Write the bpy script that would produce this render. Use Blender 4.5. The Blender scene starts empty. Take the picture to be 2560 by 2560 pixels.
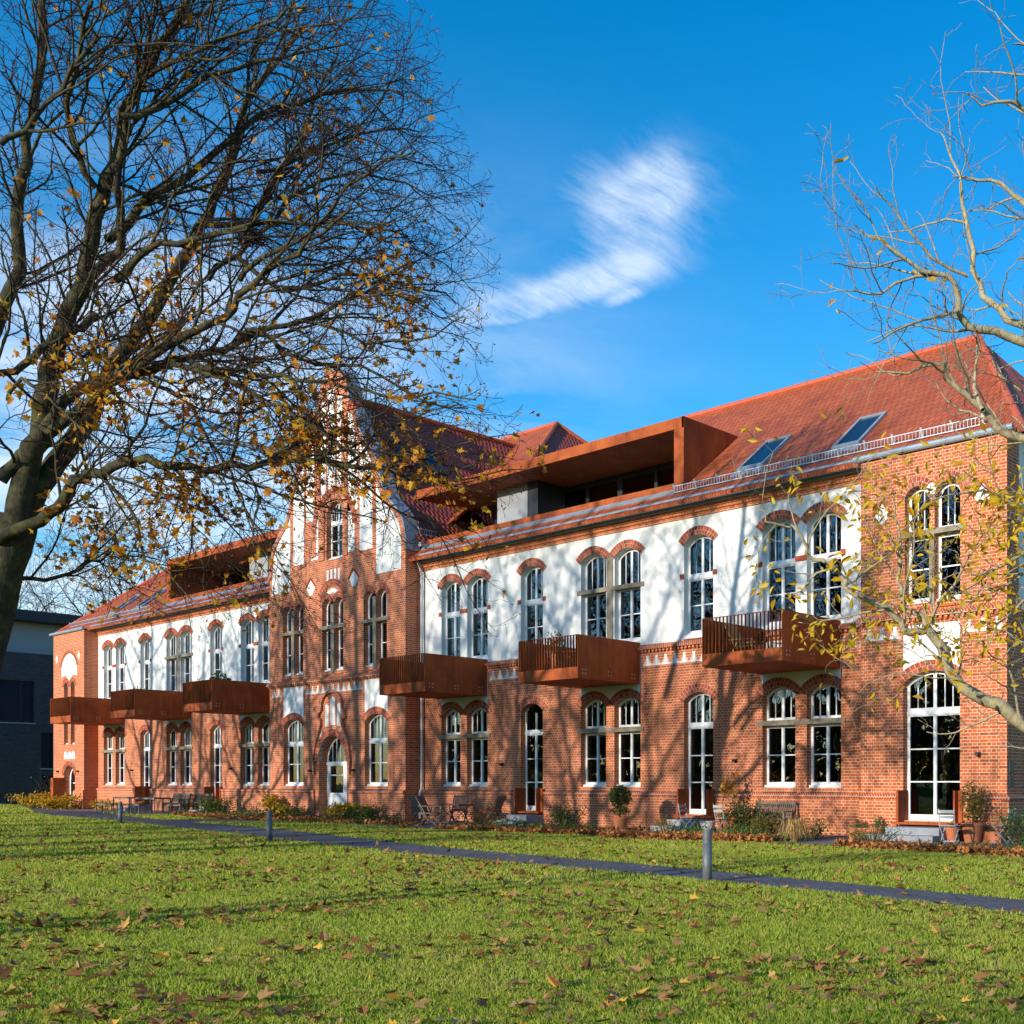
import bpy, bmesh, math, random
import numpy as np
from mathutils import Vector, Matrix, noise
from mathutils.geometry import tessellate_polygon

random.seed(7)
RNG = np.random.default_rng(7)
S = bpy.context.scene
COL = S.collection
R = math.radians

# ------------------------------------------------------------------ camera, sky, sun, exposure
H = 1.42                      # eye height; x runs along the facade, y into it, z up
FPX, CX, HY = 2782.14, 1900.0, 1956.0
FW = Vector((-0.62543, 0.78028, 0)); RT = Vector((0.78028, 0.62543, 0))
cam = bpy.data.cameras.new('camera')
cam.sensor_width = 36; cam.lens = FPX / 2560 * 36
cam.shift_x = -(CX - 1280) / 2560; cam.shift_y = (HY - 1280) / 2560
cam.clip_end = 3000; cam.clip_start = 0.1
co = bpy.data.objects.new('camera', cam); COL.objects.link(co)
co.location = (0, 0, H); co.rotation_euler = (R(90), 0, math.atan2(0.62543, 0.78028))
S.camera = co
SUN_EL = 13.7
sun = bpy.data.lights.new('sun', 'SUN'); sun.energy = 4.8; sun.angle = R(0.55); sun.color = (1.0, 0.91, 0.78)
so = bpy.data.objects.new('sun', sun); COL.objects.link(so)
so.rotation_euler = (R(90 - SUN_EL), 0, R(-1.2)); so.location = (0, -40, 30)
S.view_settings.view_transform = 'Standard'; S.view_settings.look = 'None'
S.view_settings.exposure = 0.28; S.view_settings.gamma = 1
S.view_settings.use_curve_mapping = False
S.cycles.max_bounces = 6; S.cycles.transparent_max_bounces = 12
S.cycles.diffuse_bounces = 3; S.cycles.glossy_bounces = 3
S.cycles.caustics_reflective = False; S.cycles.caustics_refractive = False


class NT:
    """small helper for node trees"""
    def __init__(self, nt):
        self.nt = nt; nt.nodes.clear()

    def n(self, typ, ins=None, **props):
        nd = self.nt.nodes.new(typ)
        for k, v in props.items(): setattr(nd, k, v)
        for k, v in (ins or {}).items():
            s = nd.inputs[k]
            if hasattr(v, 'is_output') or isinstance(v, bpy.types.NodeSocket): self.nt.links.new(v, s)
            else: s.default_value = v
        return nd

    def m(self, op, a, b=0.0, c=0.0):
        return self.n('ShaderNodeMath', {0: a, 1: b, 2: c}, operation=op).outputs[0]

    def vm(self, op, a, b=(0, 0, 0)):
        nd = self.n('ShaderNodeVectorMath', {0: a, 1: b}, operation=op)
        return nd.outputs['Value' if op in ('DOT_PRODUCT', 'LENGTH') else 'Vector']

    def mix(self, f, a, b, blend='MIX'):
        nd = self.n('ShaderNodeMix', None, data_type='RGBA', blend_type=blend)
        for s, v in ((nd.inputs[0], f), (nd.inputs[6], a), (nd.inputs[7], b)):
            if isinstance(v, bpy.types.NodeSocket): self.nt.links.new(v, s)
            else: s.default_value = v if not isinstance(v, tuple) or len(v) == 4 else (*v, 1)
        return nd.outputs[2]

    def ramp(self, f, stops, interp='LINEAR'):
        nd = self.n('ShaderNodeValToRGB', {0: f}); cr = nd.color_ramp; cr.interpolation = interp
        while len(cr.elements) < len(stops): cr.elements.new(0.5)
        for e, (p, c) in zip(cr.elements, stops):
            e.position = p; e.color = (*c, 1) if len(c) == 3 else c
        return nd.outputs[0]

    def noise(self, vec, scale, detail=4, rough=0.55, dist=0.0, out='Fac'):
        nd = self.n('ShaderNodeTexNoise', {'Scale': scale, 'Detail': detail, 'Roughness': rough, 'Distortion': dist})
        if vec is not None: self.nt.links.new(vec, nd.inputs['Vector'])
        return nd.outputs[out]

    def xyz(self, x, y, z=0.0):
        return self.n('ShaderNodeCombineXYZ', {0: x, 1: y, 2: z}).outputs[0]


def make_world():
    w = bpy.data.worlds.new('World'); S.world = w; w.use_nodes = True
    t = NT(w.node_tree)
    sky = t.n('ShaderNodeTexSky', None, sky_type='NISHITA', sun_disc=False, sun_elevation=R(SUN_EL),
              sun_rotation=R(180), altitude=100, air_density=1.0, dust_density=0.25, ozone_density=2.6)
    hsv = t.n('ShaderNodeHueSaturation', {'Hue': 0.499, 'Saturation': 1.4, 'Value': 1.45, 'Color': sky.outputs[0]}).outputs[0]
    d = t.n('ShaderNodeTexCoord').outputs['Generated']
    # cirrus: a tangent plane of the sky north-west of the lawn
    fw = t.m('MAXIMUM', t.vm('DOT_PRODUCT', d, tuple(FW)), 0.02)
    a = t.m('DIVIDE', t.vm('DOT_PRODUCT', d, tuple(RT)), fw)
    b = t.m('DIVIDE', t.n('ShaderNodeSeparateXYZ', {0: d}).outputs[2], fw)

    def blob(u, v, ru, rv, rot, gain):
        a0, b0 = (u - CX) / FPX, (HY - v) / FPX
        c, s = math.cos(R(rot)), math.sin(R(rot))
        da, db = t.m('SUBTRACT', a, a0), t.m('SUBTRACT', b, b0)
        p = t.m('DIVIDE', t.m('ADD', t.m('MULTIPLY', da, c), t.m('MULTIPLY', db, s)), ru / FPX)
        q = t.m('DIVIDE', t.m('SUBTRACT', t.m('MULTIPLY', db, c), t.m('MULTIPLY', da, s)), rv / FPX)
        e = t.m('POWER', 2.718, t.m('MULTIPLY', t.m('ADD', t.m('POWER', t.m('ABSOLUTE', p), 2.4), t.m('POWER', t.m('ABSOLUTE', q), 2.4)), -1.0))
        return t.m('MULTIPLY', e, gain)
    tot = None
    for bl in [(1590, 545, 190, 130, 32, 0.95), (1655, 440, 75, 85, 60, 0.85), (1500, 470, 120, 60, -28, 0.5),
               (1490, 705, 190, 50, 14, 0.9), (1290, 755, 170, 52, 12, 0.75), (1195, 790, 75, 24, 12, 1.0),
               (1290, 790, 60, 18, 10, 0.9), (1560, 745, 60, 16, 22, 0.7), (1150, 640, 120, 150, 0, 0.5)]:
        e = blob(*bl); tot = e if tot is None else t.m('ADD', tot, e)
    # fibres run down to the right
    th = R(-32)
    p = t.m('ADD', t.m('MULTIPLY', a, math.cos(th)), t.m('MULTIPLY', b, math.sin(th)))
    q = t.m('SUBTRACT', t.m('MULTIPLY', b, math.cos(th)), t.m('MULTIPLY', a, math.sin(th)))
    warp = t.noise(t.xyz(a, b), 7, 4)
    q2 = t.m('ADD', q, t.m('MULTIPLY', warp, 0.05))
    fib = t.noise(t.xyz(t.m('MULTIPLY', p, 9), t.m('MULTIPLY', q2, 46)), 1.0, 9, 0.66, 0.15)
    fin = t.noise(t.xyz(t.m('MULTIPLY', p, 30), t.m('MULTIPLY', q2, 120), 5.1), 1.0, 6, 0.6)
    soft = t.noise(t.xyz(t.m('MULTIPLY', a, 13), t.m('MULTIPLY', b, 16), 3.3), 1.0, 8, 0.62, 0.2)
    tex = t.m('ADD', t.m('MULTIPLY', fib, 1.5), t.m('ADD', t.m('MULTIPLY', soft, 1.1), t.m('MULTIPLY', fin, 0.5)))
    mask = t.m('MULTIPLY', t.m('MINIMUM', tot, 1.2), t.m('SUBTRACT', t.m('ADD', tex, t.m('MULTIPLY', t.m('MINIMUM', tot, 1.0), 0.38)), 1.40))
    mask = t.n('ShaderNodeClamp', {0: t.m('MULTIPLY', mask, 0.60), 1: 0.0, 2: 0.55}).outputs[0]
    # thin veils low in the west
    low = t.noise(t.xyz(t.m('MULTIPLY', a, 4.5), t.m('MULTIPLY', b, 13.0), 7.7), 1.0, 7, 0.6, 0.4)
    reg = blob(330, 1170, 900, 560, 0, 1.0)
    veil = t.m('MULTIPLY', reg, t.m('MULTIPLY', t.m('SUBTRACT', low, 0.36), 2.8))
    veil = t.n('ShaderNodeClamp', {0: veil, 1: 0.0, 2: 0.78}).outputs[0]
    allm = t.m('MAXIMUM', mask, veil)
    c = t.mix(allm, hsv, (6.2, 6.6, 7.0, 1))
    bg = t.n('ShaderNodeBackground', {'Color': c, 'Strength': 0.15})
    o = t.n('ShaderNodeOutputWorld'); t.nt.links.new(bg.outputs[0], o.inputs[0])


make_world()


def ray(u, v):
    return RT * ((u - CX) / FPX) + FW + Vector((0, 0, (HY - v) / FPX))


def at(u, v, depth):
    return ray(u, v) * depth + Vector((0, 0, H))


# ------------------------------------------------------------------ mesh helpers
class MB:
    def __init__(self): self.v = []; self.f = []

    def add(self, vs, fs):
        o = len(self.v); self.v += [tuple(x) for x in vs]; self.f += [tuple(i + o for i in f) for f in fs]

    def box(self, x0, x1, y0, y1, z0, z1):
        self.add([(x, y, z) for x in (x0, x1) for y in (y0, y1) for z in (z0, z1)],
                 [(0, 1, 3, 2), (4, 6, 7, 5), (0, 4, 5, 1), (2, 3, 7, 6), (0, 2, 6, 4), (1, 5, 7, 3)])

    def plate(self, outline, holes=(), d0=0.0, d1=0.1, mp=None, back=True):
        """polygon with holes, thickened; mp(a, b, d) -> xyz"""
        mp = mp or (lambda a, b, d: (a, d, b))
        loops = [list(outline)] + [list(h) for h in holes]
        tri = tessellate_polygon([[Vector((p[0], p[1], 0)) for p in l] for l in loops])
        flat = [p for l in loops for p in l]; n = len(flat)
        vs = [mp(p[0], p[1], d0) for p in flat] + [mp(p[0], p[1], d1) for p in flat]
        fs = [tuple(t) for t in tri]
        if back: fs += [tuple(i + n for i in reversed(t)) for t in tri]
        o = 0
        for l in loops:
            k = len(l)
            for i in range(k):
                j = (i + 1) % k; fs.append((o + i, o + j, o + j + n, o + i + n))
            o += k
        self.add(vs, fs)

    def tube(self, pts, radii, k=6, cap=True):
        pts = [Vector(p) for p in pts]; n = len(pts)
        if not hasattr(radii, '__len__'): radii = [radii] * n
        vs, fs = [], []; up = None
        for i, p in enumerate(pts):
            d = (pts[min(i + 1, n - 1)] - pts[max(i - 1, 0)]).normalized()
            if up is None: up = d.orthogonal().normalized()
            up = (up - d * up.dot(d))
            up = up.normalized() if up.length > 1e-6 else d.orthogonal().normalized()
            w = d.cross(up)
            for j in range(k):
                a = 2 * math.pi * j / k
                vs.append(p + (up * math.cos(a) + w * math.sin(a)) * radii[i])
        for i in range(n - 1):
            for j in range(k):
                j2 = (j + 1) % k; fs.append((i * k + j, i * k + j2, (i + 1) * k + j2, (i + 1) * k + j))
        if cap: fs += [tuple(range(k - 1, -1, -1)), tuple((n - 1) * k + j for j in range(k))]
        self.add(vs, fs)

    def bar(self, p, q, w, h, up=(0, 0, 1)):
        p, q, up = Vector(p), Vector(q), Vector(up); d = (q - p).normalized()
        s = d.cross(up); s = s.normalized() if s.length > 1e-5 else d.orthogonal().normalized()
        t = s.cross(d)
        vs = [b + s * (sx * w / 2) + t * (sz * h / 2) for b in (p, q) for sx, sz in ((-1, -1), (1, -1), (1, 1), (-1, 1))]
        self.add(vs, [(0, 3, 2, 1), (4, 5, 6, 7)] + [(i, (i + 1) % 4, (i + 1) % 4 + 4, i + 4) for i in range(4)])

    def lathe(self, prof, c=(0, 0, 0), k=18):
        vs, fs = [], []; n = len(prof)
        for r, z in prof:
            for j in range(k):
                a = 2 * math.pi * j / k; vs.append((c[0] + r * math.cos(a), c[1] + r * math.sin(a), c[2] + z))
        for i in range(n - 1):
            for j in range(k):
                j2 = (j + 1) % k; fs.append((i * k + j, i * k + j2, (i + 1) * k + j2, (i + 1) * k + j))
        fs += [tuple(range(k - 1, -1, -1)), tuple((n - 1) * k + j for j in range(k))]
        self.add(vs, fs)

    def build(self, name, mat, parent=None, smooth=False, bevel=0.0):
        me = bpy.data.meshes.new(name); me.from_pydata(self.v, [], self.f)
        bm = bmesh.new(); bm.from_mesh(me); bmesh.ops.recalc_face_normals(bm, faces=bm.faces)
        bm.to_mesh(me); bm.free()
        o = link(name, me, mat, parent)
        if smooth:
            me.shade_smooth() if hasattr(me, 'shade_smooth') else None
        if bevel:
            b = o.modifiers.new('bevel', 'BEVEL'); b.width = bevel; b.segments = 2; b.limit_method = 'ANGLE'
        return o


def link(name, me, mat, parent=None):
    me.materials.append(mat)
    o = bpy.data.objects.new(name, me); COL.objects.link(o)
    if parent is not None:
        o.parent = parent
        o.matrix_parent_inverse = Matrix.Translation(-Vector(parent.location)) if parent.type == 'EMPTY' else Matrix()
    return o


def np_mesh(V, F, smooth=False):
    """V (n,3), F (m,k) with constant k"""
    me = bpy.data.meshes.new('mesh'); V = np.asarray(V, np.float32); F = np.asarray(F, np.int32)
    m, k = F.shape
    me.vertices.add(len(V)); me.vertices.foreach_set('co', V.ravel())
    me.loops.add(m * k); me.loops.foreach_set('vertex_index', F.ravel())
    me.polygons.add(m); me.polygons.foreach_set('loop_start', np.arange(0, m * k, k, dtype=np.int32))
    try: me.polygons.foreach_set('loop_total', np.full(m, k, np.int32))
    except Exception: pass
    me.update(calc_edges=True)
    if smooth: me.shade_smooth()
    return me


def np_obj(name, V, F, mat, parent=None, smooth=False):
    return link(name, np_mesh(V, F, smooth), mat, parent)


def tag(o, label=None, cat=None, group=None, kind=None):
    if label: o['label'] = label
    if cat: o['category'] = cat
    if group: o['group'] = group
    if kind: o['kind'] = kind
    return o


def thing(name, loc, label, cat, group=None):
    o = bpy.data.objects.new(name, None); COL.objects.link(o); o.location = loc
    o.empty_display_size = 0.3
    return tag(o, label, cat, group)


def kids(o): return [c for c in COL.objects if c.parent == o]


def dup(o, loc, rz=0.0, label=None, group=None, parent=None):
    c = o.copy(); COL.objects.link(c)
    if parent is None:
        c.location = loc; c.rotation_euler = (0, 0, rz)
        if label: c['label'] = label
        if group: c['group'] = group
    else: c.parent = parent
    for ch in kids(o): dup(ch, None, parent=c)
    return c


# ------------------------------------------------------------------ materials
def principled(t, color, rough=0.7, spec=0.3, metal=0.0, bump=None, bstr=0.3, bdist=0.01, normal=None, trans=0.0):
    ins = {'Base Color': color if isinstance(color, bpy.types.NodeSocket) or len(color) == 4 else (*color, 1),
           'Roughness': rough, 'Metallic': metal, 'Specular IOR Level': spec}
    p = t.n('ShaderNodeBsdfPrincipled', ins)
    if bump is not None:
        bn = t.n('ShaderNodeBump', {'Strength': bstr, 'Distance': bdist, 'Height': bump})
        t.nt.links.new(bn.outputs[0], p.inputs['Normal'])
    out = p.outputs[0]
    if trans:
        tr = t.n('ShaderNodeBsdfTranslucent', {'Color': ins['Base Color']})
        out = t.n('ShaderNodeMixShader', {0: trans, 1: out, 2: tr.outputs[0]}).outputs[0]
    o = t.n('ShaderNodeOutputMaterial'); t.nt.links.new(out, o.inputs[0])
    return p


def newmat(name):
    m = bpy.data.materials.new(name); m.use_nodes = True
    return m, NT(m.node_tree)


def pos(t): return t.n('ShaderNodeNewGeometry').outputs['Position']


def objco(t): return t.n('ShaderNodeTexCoord').outputs['Object']


def m_plain(name, c, rough=0.6, spec=0.3, metal=0.0, var=0.18, scale=6.0, bstr=0.15, obj=True):
    m, t = newmat(name)
    v = objco(t) if obj else pos(t)
    n1 = t.noise(v, scale, 5, 0.6); n2 = t.noise(v, scale * 6, 3)
    f = t.m('ADD', t.m('MULTIPLY', n1, 0.7), t.m('MULTIPLY', n2, 0.3))
    k = t.n('ShaderNodeMapRange', {0: f, 1: 0.25, 2: 0.75, 3: 1 - var, 4: 1 + var}).outputs[0]
    col = t.vm('SCALE', (*c[:3],)); col_nd = t.nt.nodes[-1]; t.nt.links.new(k, col_nd.inputs['Scale'])
    principled(t, col, rough, spec, metal, n2, bstr, 0.01)
    return m


def m_brick(name, c1, c2, mortar, row=0.0835, wid=0.262, squash=0.5, mort=0.0108, axis='XY', dark=(0.12, 0.035, 0.028), soil=0.25):
    m, t = newmat(name)
    P = t.n('ShaderNodeSeparateXYZ', {0: pos(t)}).outputs
    u = t.m('ADD', P[0], P[1]); vec = t.xyz(u, P[2])
    br = t.n('ShaderNodeTexBrick', {'Vector': vec, 'Color1': (*c1, 1), 'Color2': (*c2, 1), 'Mortar': (*mortar, 1), 'Scale': 1.0,
                                    'Mortar Size': mort, 'Mortar Smooth': 0.15, 'Bias': -0.1, 'Brick Width': wid, 'Row Height': row},
             offset=0.5, offset_frequency=2, squash=squash, squash_frequency=2)
    # a second lookup of the same bond gives some bricks a darker firing
    b2 = t.n('ShaderNodeTexBrick', {'Vector': vec, 'Color1': (0, 0, 0, 1), 'Color2': (1, 1, 1, 1), 'Mortar': (0, 0, 0, 1), 'Scale': 1.0,
                                    'Mortar Size': mort, 'Mortar Smooth': 0.0, 'Bias': 0.0, 'Brick Width': wid, 'Row Height': row},
             offset=0.5, offset_frequency=2, squash=squash, squash_frequency=2)
    lot = t.noise(vec, 0.35, 3)
    dk = t.m('MULTIPLY', t.m('GREATER_THAN', t.m('ADD', b2.outputs[0], t.m('MULTIPLY', t.m('SUBTRACT', lot, 0.5), 0.8)), 0.90), 0.38)
    col = t.mix(dk, br.outputs[0], (*dark, 1))
    st = t.noise(vec, 1.3, 6, 0.65)
    gr = t.n('ShaderNodeMapRange', {0: st, 1: 0.3, 2: 0.75, 3: 1.0 - soil * 0.6, 4: 1.0 + soil * 0.6}).outputs[0]
    sc = t.n('ShaderNodeVectorMath', {0: col}, operation='SCALE'); t.nt.links.new(gr, sc.inputs['Scale'])
    fine = t.noise(pos(t), 60, 2)
    h = t.m('ADD', t.m('MULTIPLY', br.outputs['Fac'], -1.0), t.m('MULTIPLY', fine, 0.35))
    principled(t, sc.outputs[0], 0.82, 0.2, 0, h, 0.45, 0.008)
    return m


def m_island(name, stops, rough=0.7, trans=0.0, spec=0.2, patch=0.0, patchscale=0.5):
    """each loose piece of the mesh (leaf, blade, brick) takes its own colour from a ramp"""
    m, t = newmat(name)
    g = t.n('ShaderNodeNewGeometry')
    f = g.outputs['Random Per Island']
    if patch:
        nz = t.noise(g.outputs['Position'], patchscale, 4)
        f = t.m('ADD', f, t.m('MULTIPLY', t.m('SUBTRACT', nz, 0.5), patch))
    principled(t, t.ramp(f, stops), rough, spec, trans=trans)
    return m


def m_tiles(name, axis, cols, slope=0.83):
    m, t = newmat(name)
    P = t.n('ShaderNodeSeparateXYZ', {0: pos(t)}).outputs
    sl = math.sin(math.atan(slope))
    s = t.m('DIVIDE', P[2], sl)
    u = P[0] if axis == 'X' else P[1]
    vec = t.xyz(u, s)
    br = t.n('ShaderNodeTexBrick', {'Vector': vec, 'Color1': (*cols[0], 1), 'Color2': (*cols[1], 1), 'Mortar': (*cols[2], 1), 'Scale': 1.0,
                                    'Mortar Size': 0.024, 'Mortar Smooth': 0.8, 'Bias': 0.0, 'Brick Width': 0.215, 'Row Height': 0.34}, offset=0.5)
    row = t.m('FRACT', t.m('DIVIDE', s, 0.34))
    uo = t.m('ADD', t.m('DIVIDE', u, 0.215), t.m('MULTIPLY', t.m('FLOOR', t.m('DIVIDE', s, 0.34)), 0.5))
    wave = t.m('SINE', t.m('MULTIPLY', uo, 2 * math.pi))
    h = t.m('ADD', t.m('MULTIPLY', wave, 0.45), t.m('MULTIPLY', row, -1.0))
    st = t.noise(vec, 0.8, 5)
    gr = t.n('ShaderNodeMapRange', {0: st, 1: 0.3, 2: 0.75, 3: 0.82, 4: 1.15}).outputs[0]
    sc = t.n('ShaderNodeVectorMath', {0: br.outputs[0]}, operation='SCALE'); t.nt.links.new(gr, sc.inputs['Scale'])
    principled(t, sc.outputs[0], 0.55, 0.35, 0, h, 1.0, 0.09)
    return m


def m_corten():
    m, t = newmat('corten')
    p = pos(t)
    n1 = t.noise(p, 1.1, 6, 0.62, 0.4)
    P = t.n('ShaderNodeSeparateXYZ', {0: p}).outputs
    drip = t.noise(t.xyz(t.m('MULTIPLY', t.m('ADD', P[0], P[1]), 7), t.m('MULTIPLY', P[2], 0.7)), 1.0, 4)
    n3 = t.noise(p, 45, 3)
    f = t.m('ADD', t.m('MULTIPLY', n1, 0.55), t.m('ADD', t.m('MULTIPLY', drip, 0.28), t.m('MULTIPLY', n3, 0.17)))
    col = t.ramp(f, [(0.30, (0.17, 0.036, 0.012)), (0.48, (0.33, 0.070, 0.018)), (0.60, (0.44, 0.104, 0.022)), (0.74, (0.52, 0.15, 0.036))])
    principled(t, col, 0.75, 0.25, 0, n3, 0.25, 0.004)
    return m


def m_bark(name, stops, scale=5.0):
    m, t = newmat(name)
    v = pos(t)
    P = t.n('ShaderNodeSeparateXYZ', {0: v}).outputs
    n1 = t.noise(v, scale, 6, 0.65, 0.5); n2 = t.noise(t.xyz(t.m('MULTIPLY', P[0], 30), t.m('MULTIPLY', P[1], 30), t.m('MULTIPLY', P[2], 9)), 1.0, 4)
    col = t.ramp(t.m('ADD', t.m('MULTIPLY', n1, 0.65), t.m('MULTIPLY', n2, 0.35)), stops)
    principled(t, col, 0.9, 0.15, 0, n2, 0.6, 0.02)
    return m


def m_glass(name='glass'):
    m, t = newmat(name)
    nz = t.noise(pos(t), 1.6, 2)
    bn = t.n('ShaderNodeBump', {'Strength': 0.10, 'Distance': 0.02, 'Height': nz}).outputs[0]
    fr = t.n('ShaderNodeFresnel', {'IOR': 2.1, 'Normal': bn}).outputs[0]
    gl = t.n('ShaderNodeBsdfGlossy', {'Color': (0.95, 0.97, 1, 1), 'Roughness': 0.0, 'Normal': bn}).outputs[0]
    tr = t.n('ShaderNodeBsdfTransparent', {'Color': (0.62, 0.66, 0.66, 1)}).outputs[0]
    mx = t.n('ShaderNodeMixShader', {0: fr, 1: tr, 2: gl}).outputs[0]
    o = t.n('ShaderNodeOutputMaterial'); t.nt.links.new(mx, o.inputs[0])
    return m


M = {}
BR1, BR2, MOR = (0.57, 0.132, 0.038), (0.43, 0.086, 0.029), (0.58, 0.38, 0.25)
M['brick'] = m_brick('red_brick', BR1, BR2, MOR)
M['header'] = m_brick('brick_on_end', (0.46, 0.105, 0.046), (0.33, 0.066, 0.034), MOR, row=0.26, wid=0.0835, squash=1.0)
M['dbrick'] = m_brick('dark_clinker', (0.085, 0.060, 0.062), (0.05, 0.04, 0.045), (0.11, 0.10, 0.10), row=0.085, wid=0.26, squash=1.0, dark=(0.03, 0.025, 0.03))
M['arch'] = m_island('arch_brick', [(0, (0.22, 0.045, 0.028)), (0.4, (0.38, 0.078, 0.036)), (1, (0.50, 0.12, 0.052))], 0.8)
M['mortar'] = m_plain('mortar', (0.56, 0.44, 0.35), 0.9, 0.1)
M['plaster'] = m_plain('white_plaster', (0.80, 0.79, 0.75), 0.9, 0.15, var=0.05, scale=0.7, bstr=0.12, obj=False)
M['white'] = m_plain('white_paint', (0.80, 0.80, 0.79), 0.35, 0.45, var=0.04)
M['stone'] = m_plain('weathered_sandstone', (0.26, 0.22, 0.16), 0.9, 0.15, var=0.55, scale=3.0, bstr=0.4, obj=False)
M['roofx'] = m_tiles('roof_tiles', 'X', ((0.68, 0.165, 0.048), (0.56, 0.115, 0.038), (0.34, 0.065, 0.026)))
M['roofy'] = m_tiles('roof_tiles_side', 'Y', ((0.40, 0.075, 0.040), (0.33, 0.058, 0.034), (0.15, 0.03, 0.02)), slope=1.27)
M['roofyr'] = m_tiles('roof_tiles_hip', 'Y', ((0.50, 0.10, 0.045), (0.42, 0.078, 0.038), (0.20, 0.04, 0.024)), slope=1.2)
M['ridge'] = m_plain('ridge_tile', (0.48, 0.10, 0.045), 0.6, 0.3, var=0.2, scale=2.0, obj=False)
M['zinc'] = m_plain('zinc', (0.33, 0.39, 0.44), 0.42, 0.5, 0.25, var=0.18, scale=2.0, obj=False)
M['galv'] = m_plain('galvanised', (0.55, 0.56, 0.58), 0.4, 0.5, 0.4, var=0.08)
M['corten'] = m_corten()
M['dark'] = m_plain('dark_panel', (0.022, 0.023, 0.028), 0.5, 0.4, var=0.1)
M['greypanel'] = m_plain('grey_panel', (0.30, 0.31, 0.33), 0.6, 0.3, var=0.08)
M['glass'] = m_glass()
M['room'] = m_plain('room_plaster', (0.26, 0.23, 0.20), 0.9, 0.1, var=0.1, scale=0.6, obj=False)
M['curtain'] = m_plain('curtain', (0.62, 0.60, 0.55), 0.9, 0.1, var=0.06)
M['concrete'] = m_plain('concrete', (0.27, 0.285, 0.31), 0.85, 0.2, var=0.12, scale=3, obj=False)
M['black'] = m_plain('black_metal', (0.02, 0.02, 0.02), 0.5, 0.4)
M['teak'] = m_plain('grey_teak', (0.19, 0.145, 0.105), 0.75, 0.2, var=0.3, scale=9)
M['wood'] = m_plain('light_wood', (0.45, 0.25, 0.10), 0.7, 0.25, var=0.3, scale=7)
M['chairmetal'] = m_plain('grey_painted_metal', (0.34, 0.37, 0.38), 0.5, 0.4, 0.1, var=0.12)
M['greyframe'] = m_plain('grey_steel_frame', (0.20, 0.19, 0.17), 0.6, 0.3, 0.1, var=0.2)
M['bollard'] = m_plain('anthracite_coat', (0.13, 0.14, 0.155), 0.5, 0.4, 0.1, var=0.12)
M['terracotta'] = m_plain('terracotta', (0.50, 0.165, 0.075), 0.85, 0.2, var=0.22, scale=5)
M['redplastic'] = m_plain('orange_red_glaze', (0.62, 0.075, 0.02), 0.4, 0.4, var=0.08)
M['whitepot'] = m_plain('white_ceramic', (0.72, 0.70, 0.67), 0.5, 0.4, var=0.06)
M['soil'] = m_plain('soil', (0.06, 0.04, 0.028), 0.95, 0.1, var=0.4, scale=3)
M['bluecloth'] = m_plain('blue_cloth', (0.04, 0.09, 0.30), 0.8, 0.2)
M['yellow'] = m_plain('yellow_tube', (0.65, 0.33, 0.03), 0.4, 0.4)

# ------------------------------------------------------------------ ground
PATH_NEAR = [(-84, 26.6), (-76.5, 24.6), (-66, 21.6), (-60, 19.9), (-53.5, 18.2), (-43.7, 17.15), (-37, 15.85), (-32.97, 15.16), (-29.2, 14.6), (-24.6, 13.78), (-19.4, 12.85), (-12.3, 12.2), (-8.2, 11.7), (-5.2, 11.05), (0, 10.0), (10, 7.5), (25, 3)]
PATH_FAR = [(-84, 29.6), (-76.5, 27.4), (-66, 24.4), (-60, 22.6), (-55.5, 21.7), (-47.6, 19.9), (-40.8, 18.55), (-36.2, 17.9), (-29.9, 16.6), (-23.3, 15.15), (-19.1, 14.35), (-13.7, 13.75), (-9, 12.95), (-5.9, 12.42), (0, 11.5), (10, 9.0), (25, 4.5)]


def lin(tab, x): return np.interp(x, [p[0] for p in tab], [p[1] for p in tab])


def gz(x, y):
    t = np.clip((np.asarray(y, float) - 16.5) / 5.0, 0, 1)
    return -0.10 * t * t * (3 - 2 * t) * 1.0


def gzf(x, y): return float(gz(x, y))


BED = [(-90, 40), (-74.5, 27.5), (-69.5, 24.0), (-66, 25.6), (-54, 25.6), (-53.5, 23.3), (-48.6, 22.0), (-38.2, 22.1), (-37.6, 22.3), (-33.6, 22.6), (-33.2, 21.8), (-30, 21.3), (-23.6, 21.7), (-21.9, 20.9), (-17.3, 21.9), (-16.6, 23.2), (-15.2, 23.0), (-14.9, 21.5), (-9.3, 20.6), (-6, 20.5), (10, 19.8), (30, 18)]


def lawn_material():
    m, t = newmat('lawn_turf')
    p = pos(t)
    n1 = t.noise(p, 0.28, 4); n2 = t.noise(p, 9, 5, 0.7); n3 = t.noise(p, 60, 3)
    f = t.m('ADD', t.m('MULTIPLY', n1, 0.4), t.m('ADD', t.m('MULTIPLY', n2, 0.35), t.m('MULTIPLY', n3, 0.25)))
    col = t.ramp(f, [(0.32, (0.07, 0.10, 0.014)), (0.5, (0.13, 0.18, 0.022)), (0.66, (0.21, 0.24, 0.05))])
    principled(t, col, 0.95, 0.1, 0, n3, 1.0, 0.05)
    return m


def grid_sheet(name, xs, ys, zf, mat, kind='structure', parent=None):
    X, Y = np.meshgrid(xs, ys); V = np.stack([X.ravel(), Y.ravel(), zf(X, Y).ravel()], 1)
    nx, ny = len(xs), len(ys); i = np.arange(nx * ny).reshape(ny, nx)
    F = np.stack([i[:-1, :-1], i[:-1, 1:], i[1:, 1:], i[1:, :-1]], -1).reshape(-1, 4)
    o = np_obj(name, V, F, mat, parent); tag(o, kind=kind); return o


ys = np.concatenate([[-600, -250, -90, -30], np.arange(0, 15, 2.5), np.arange(15, 23.1, 0.25), [26, 40, 80, 200, 700]])
tag(grid_sheet('lawn', np.array([-900, -300, -140, -100, -60, -30, -15, 0, 15, 40, 120, 400]), ys, gz, lawn_material()), 'autumn lawn')


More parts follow.
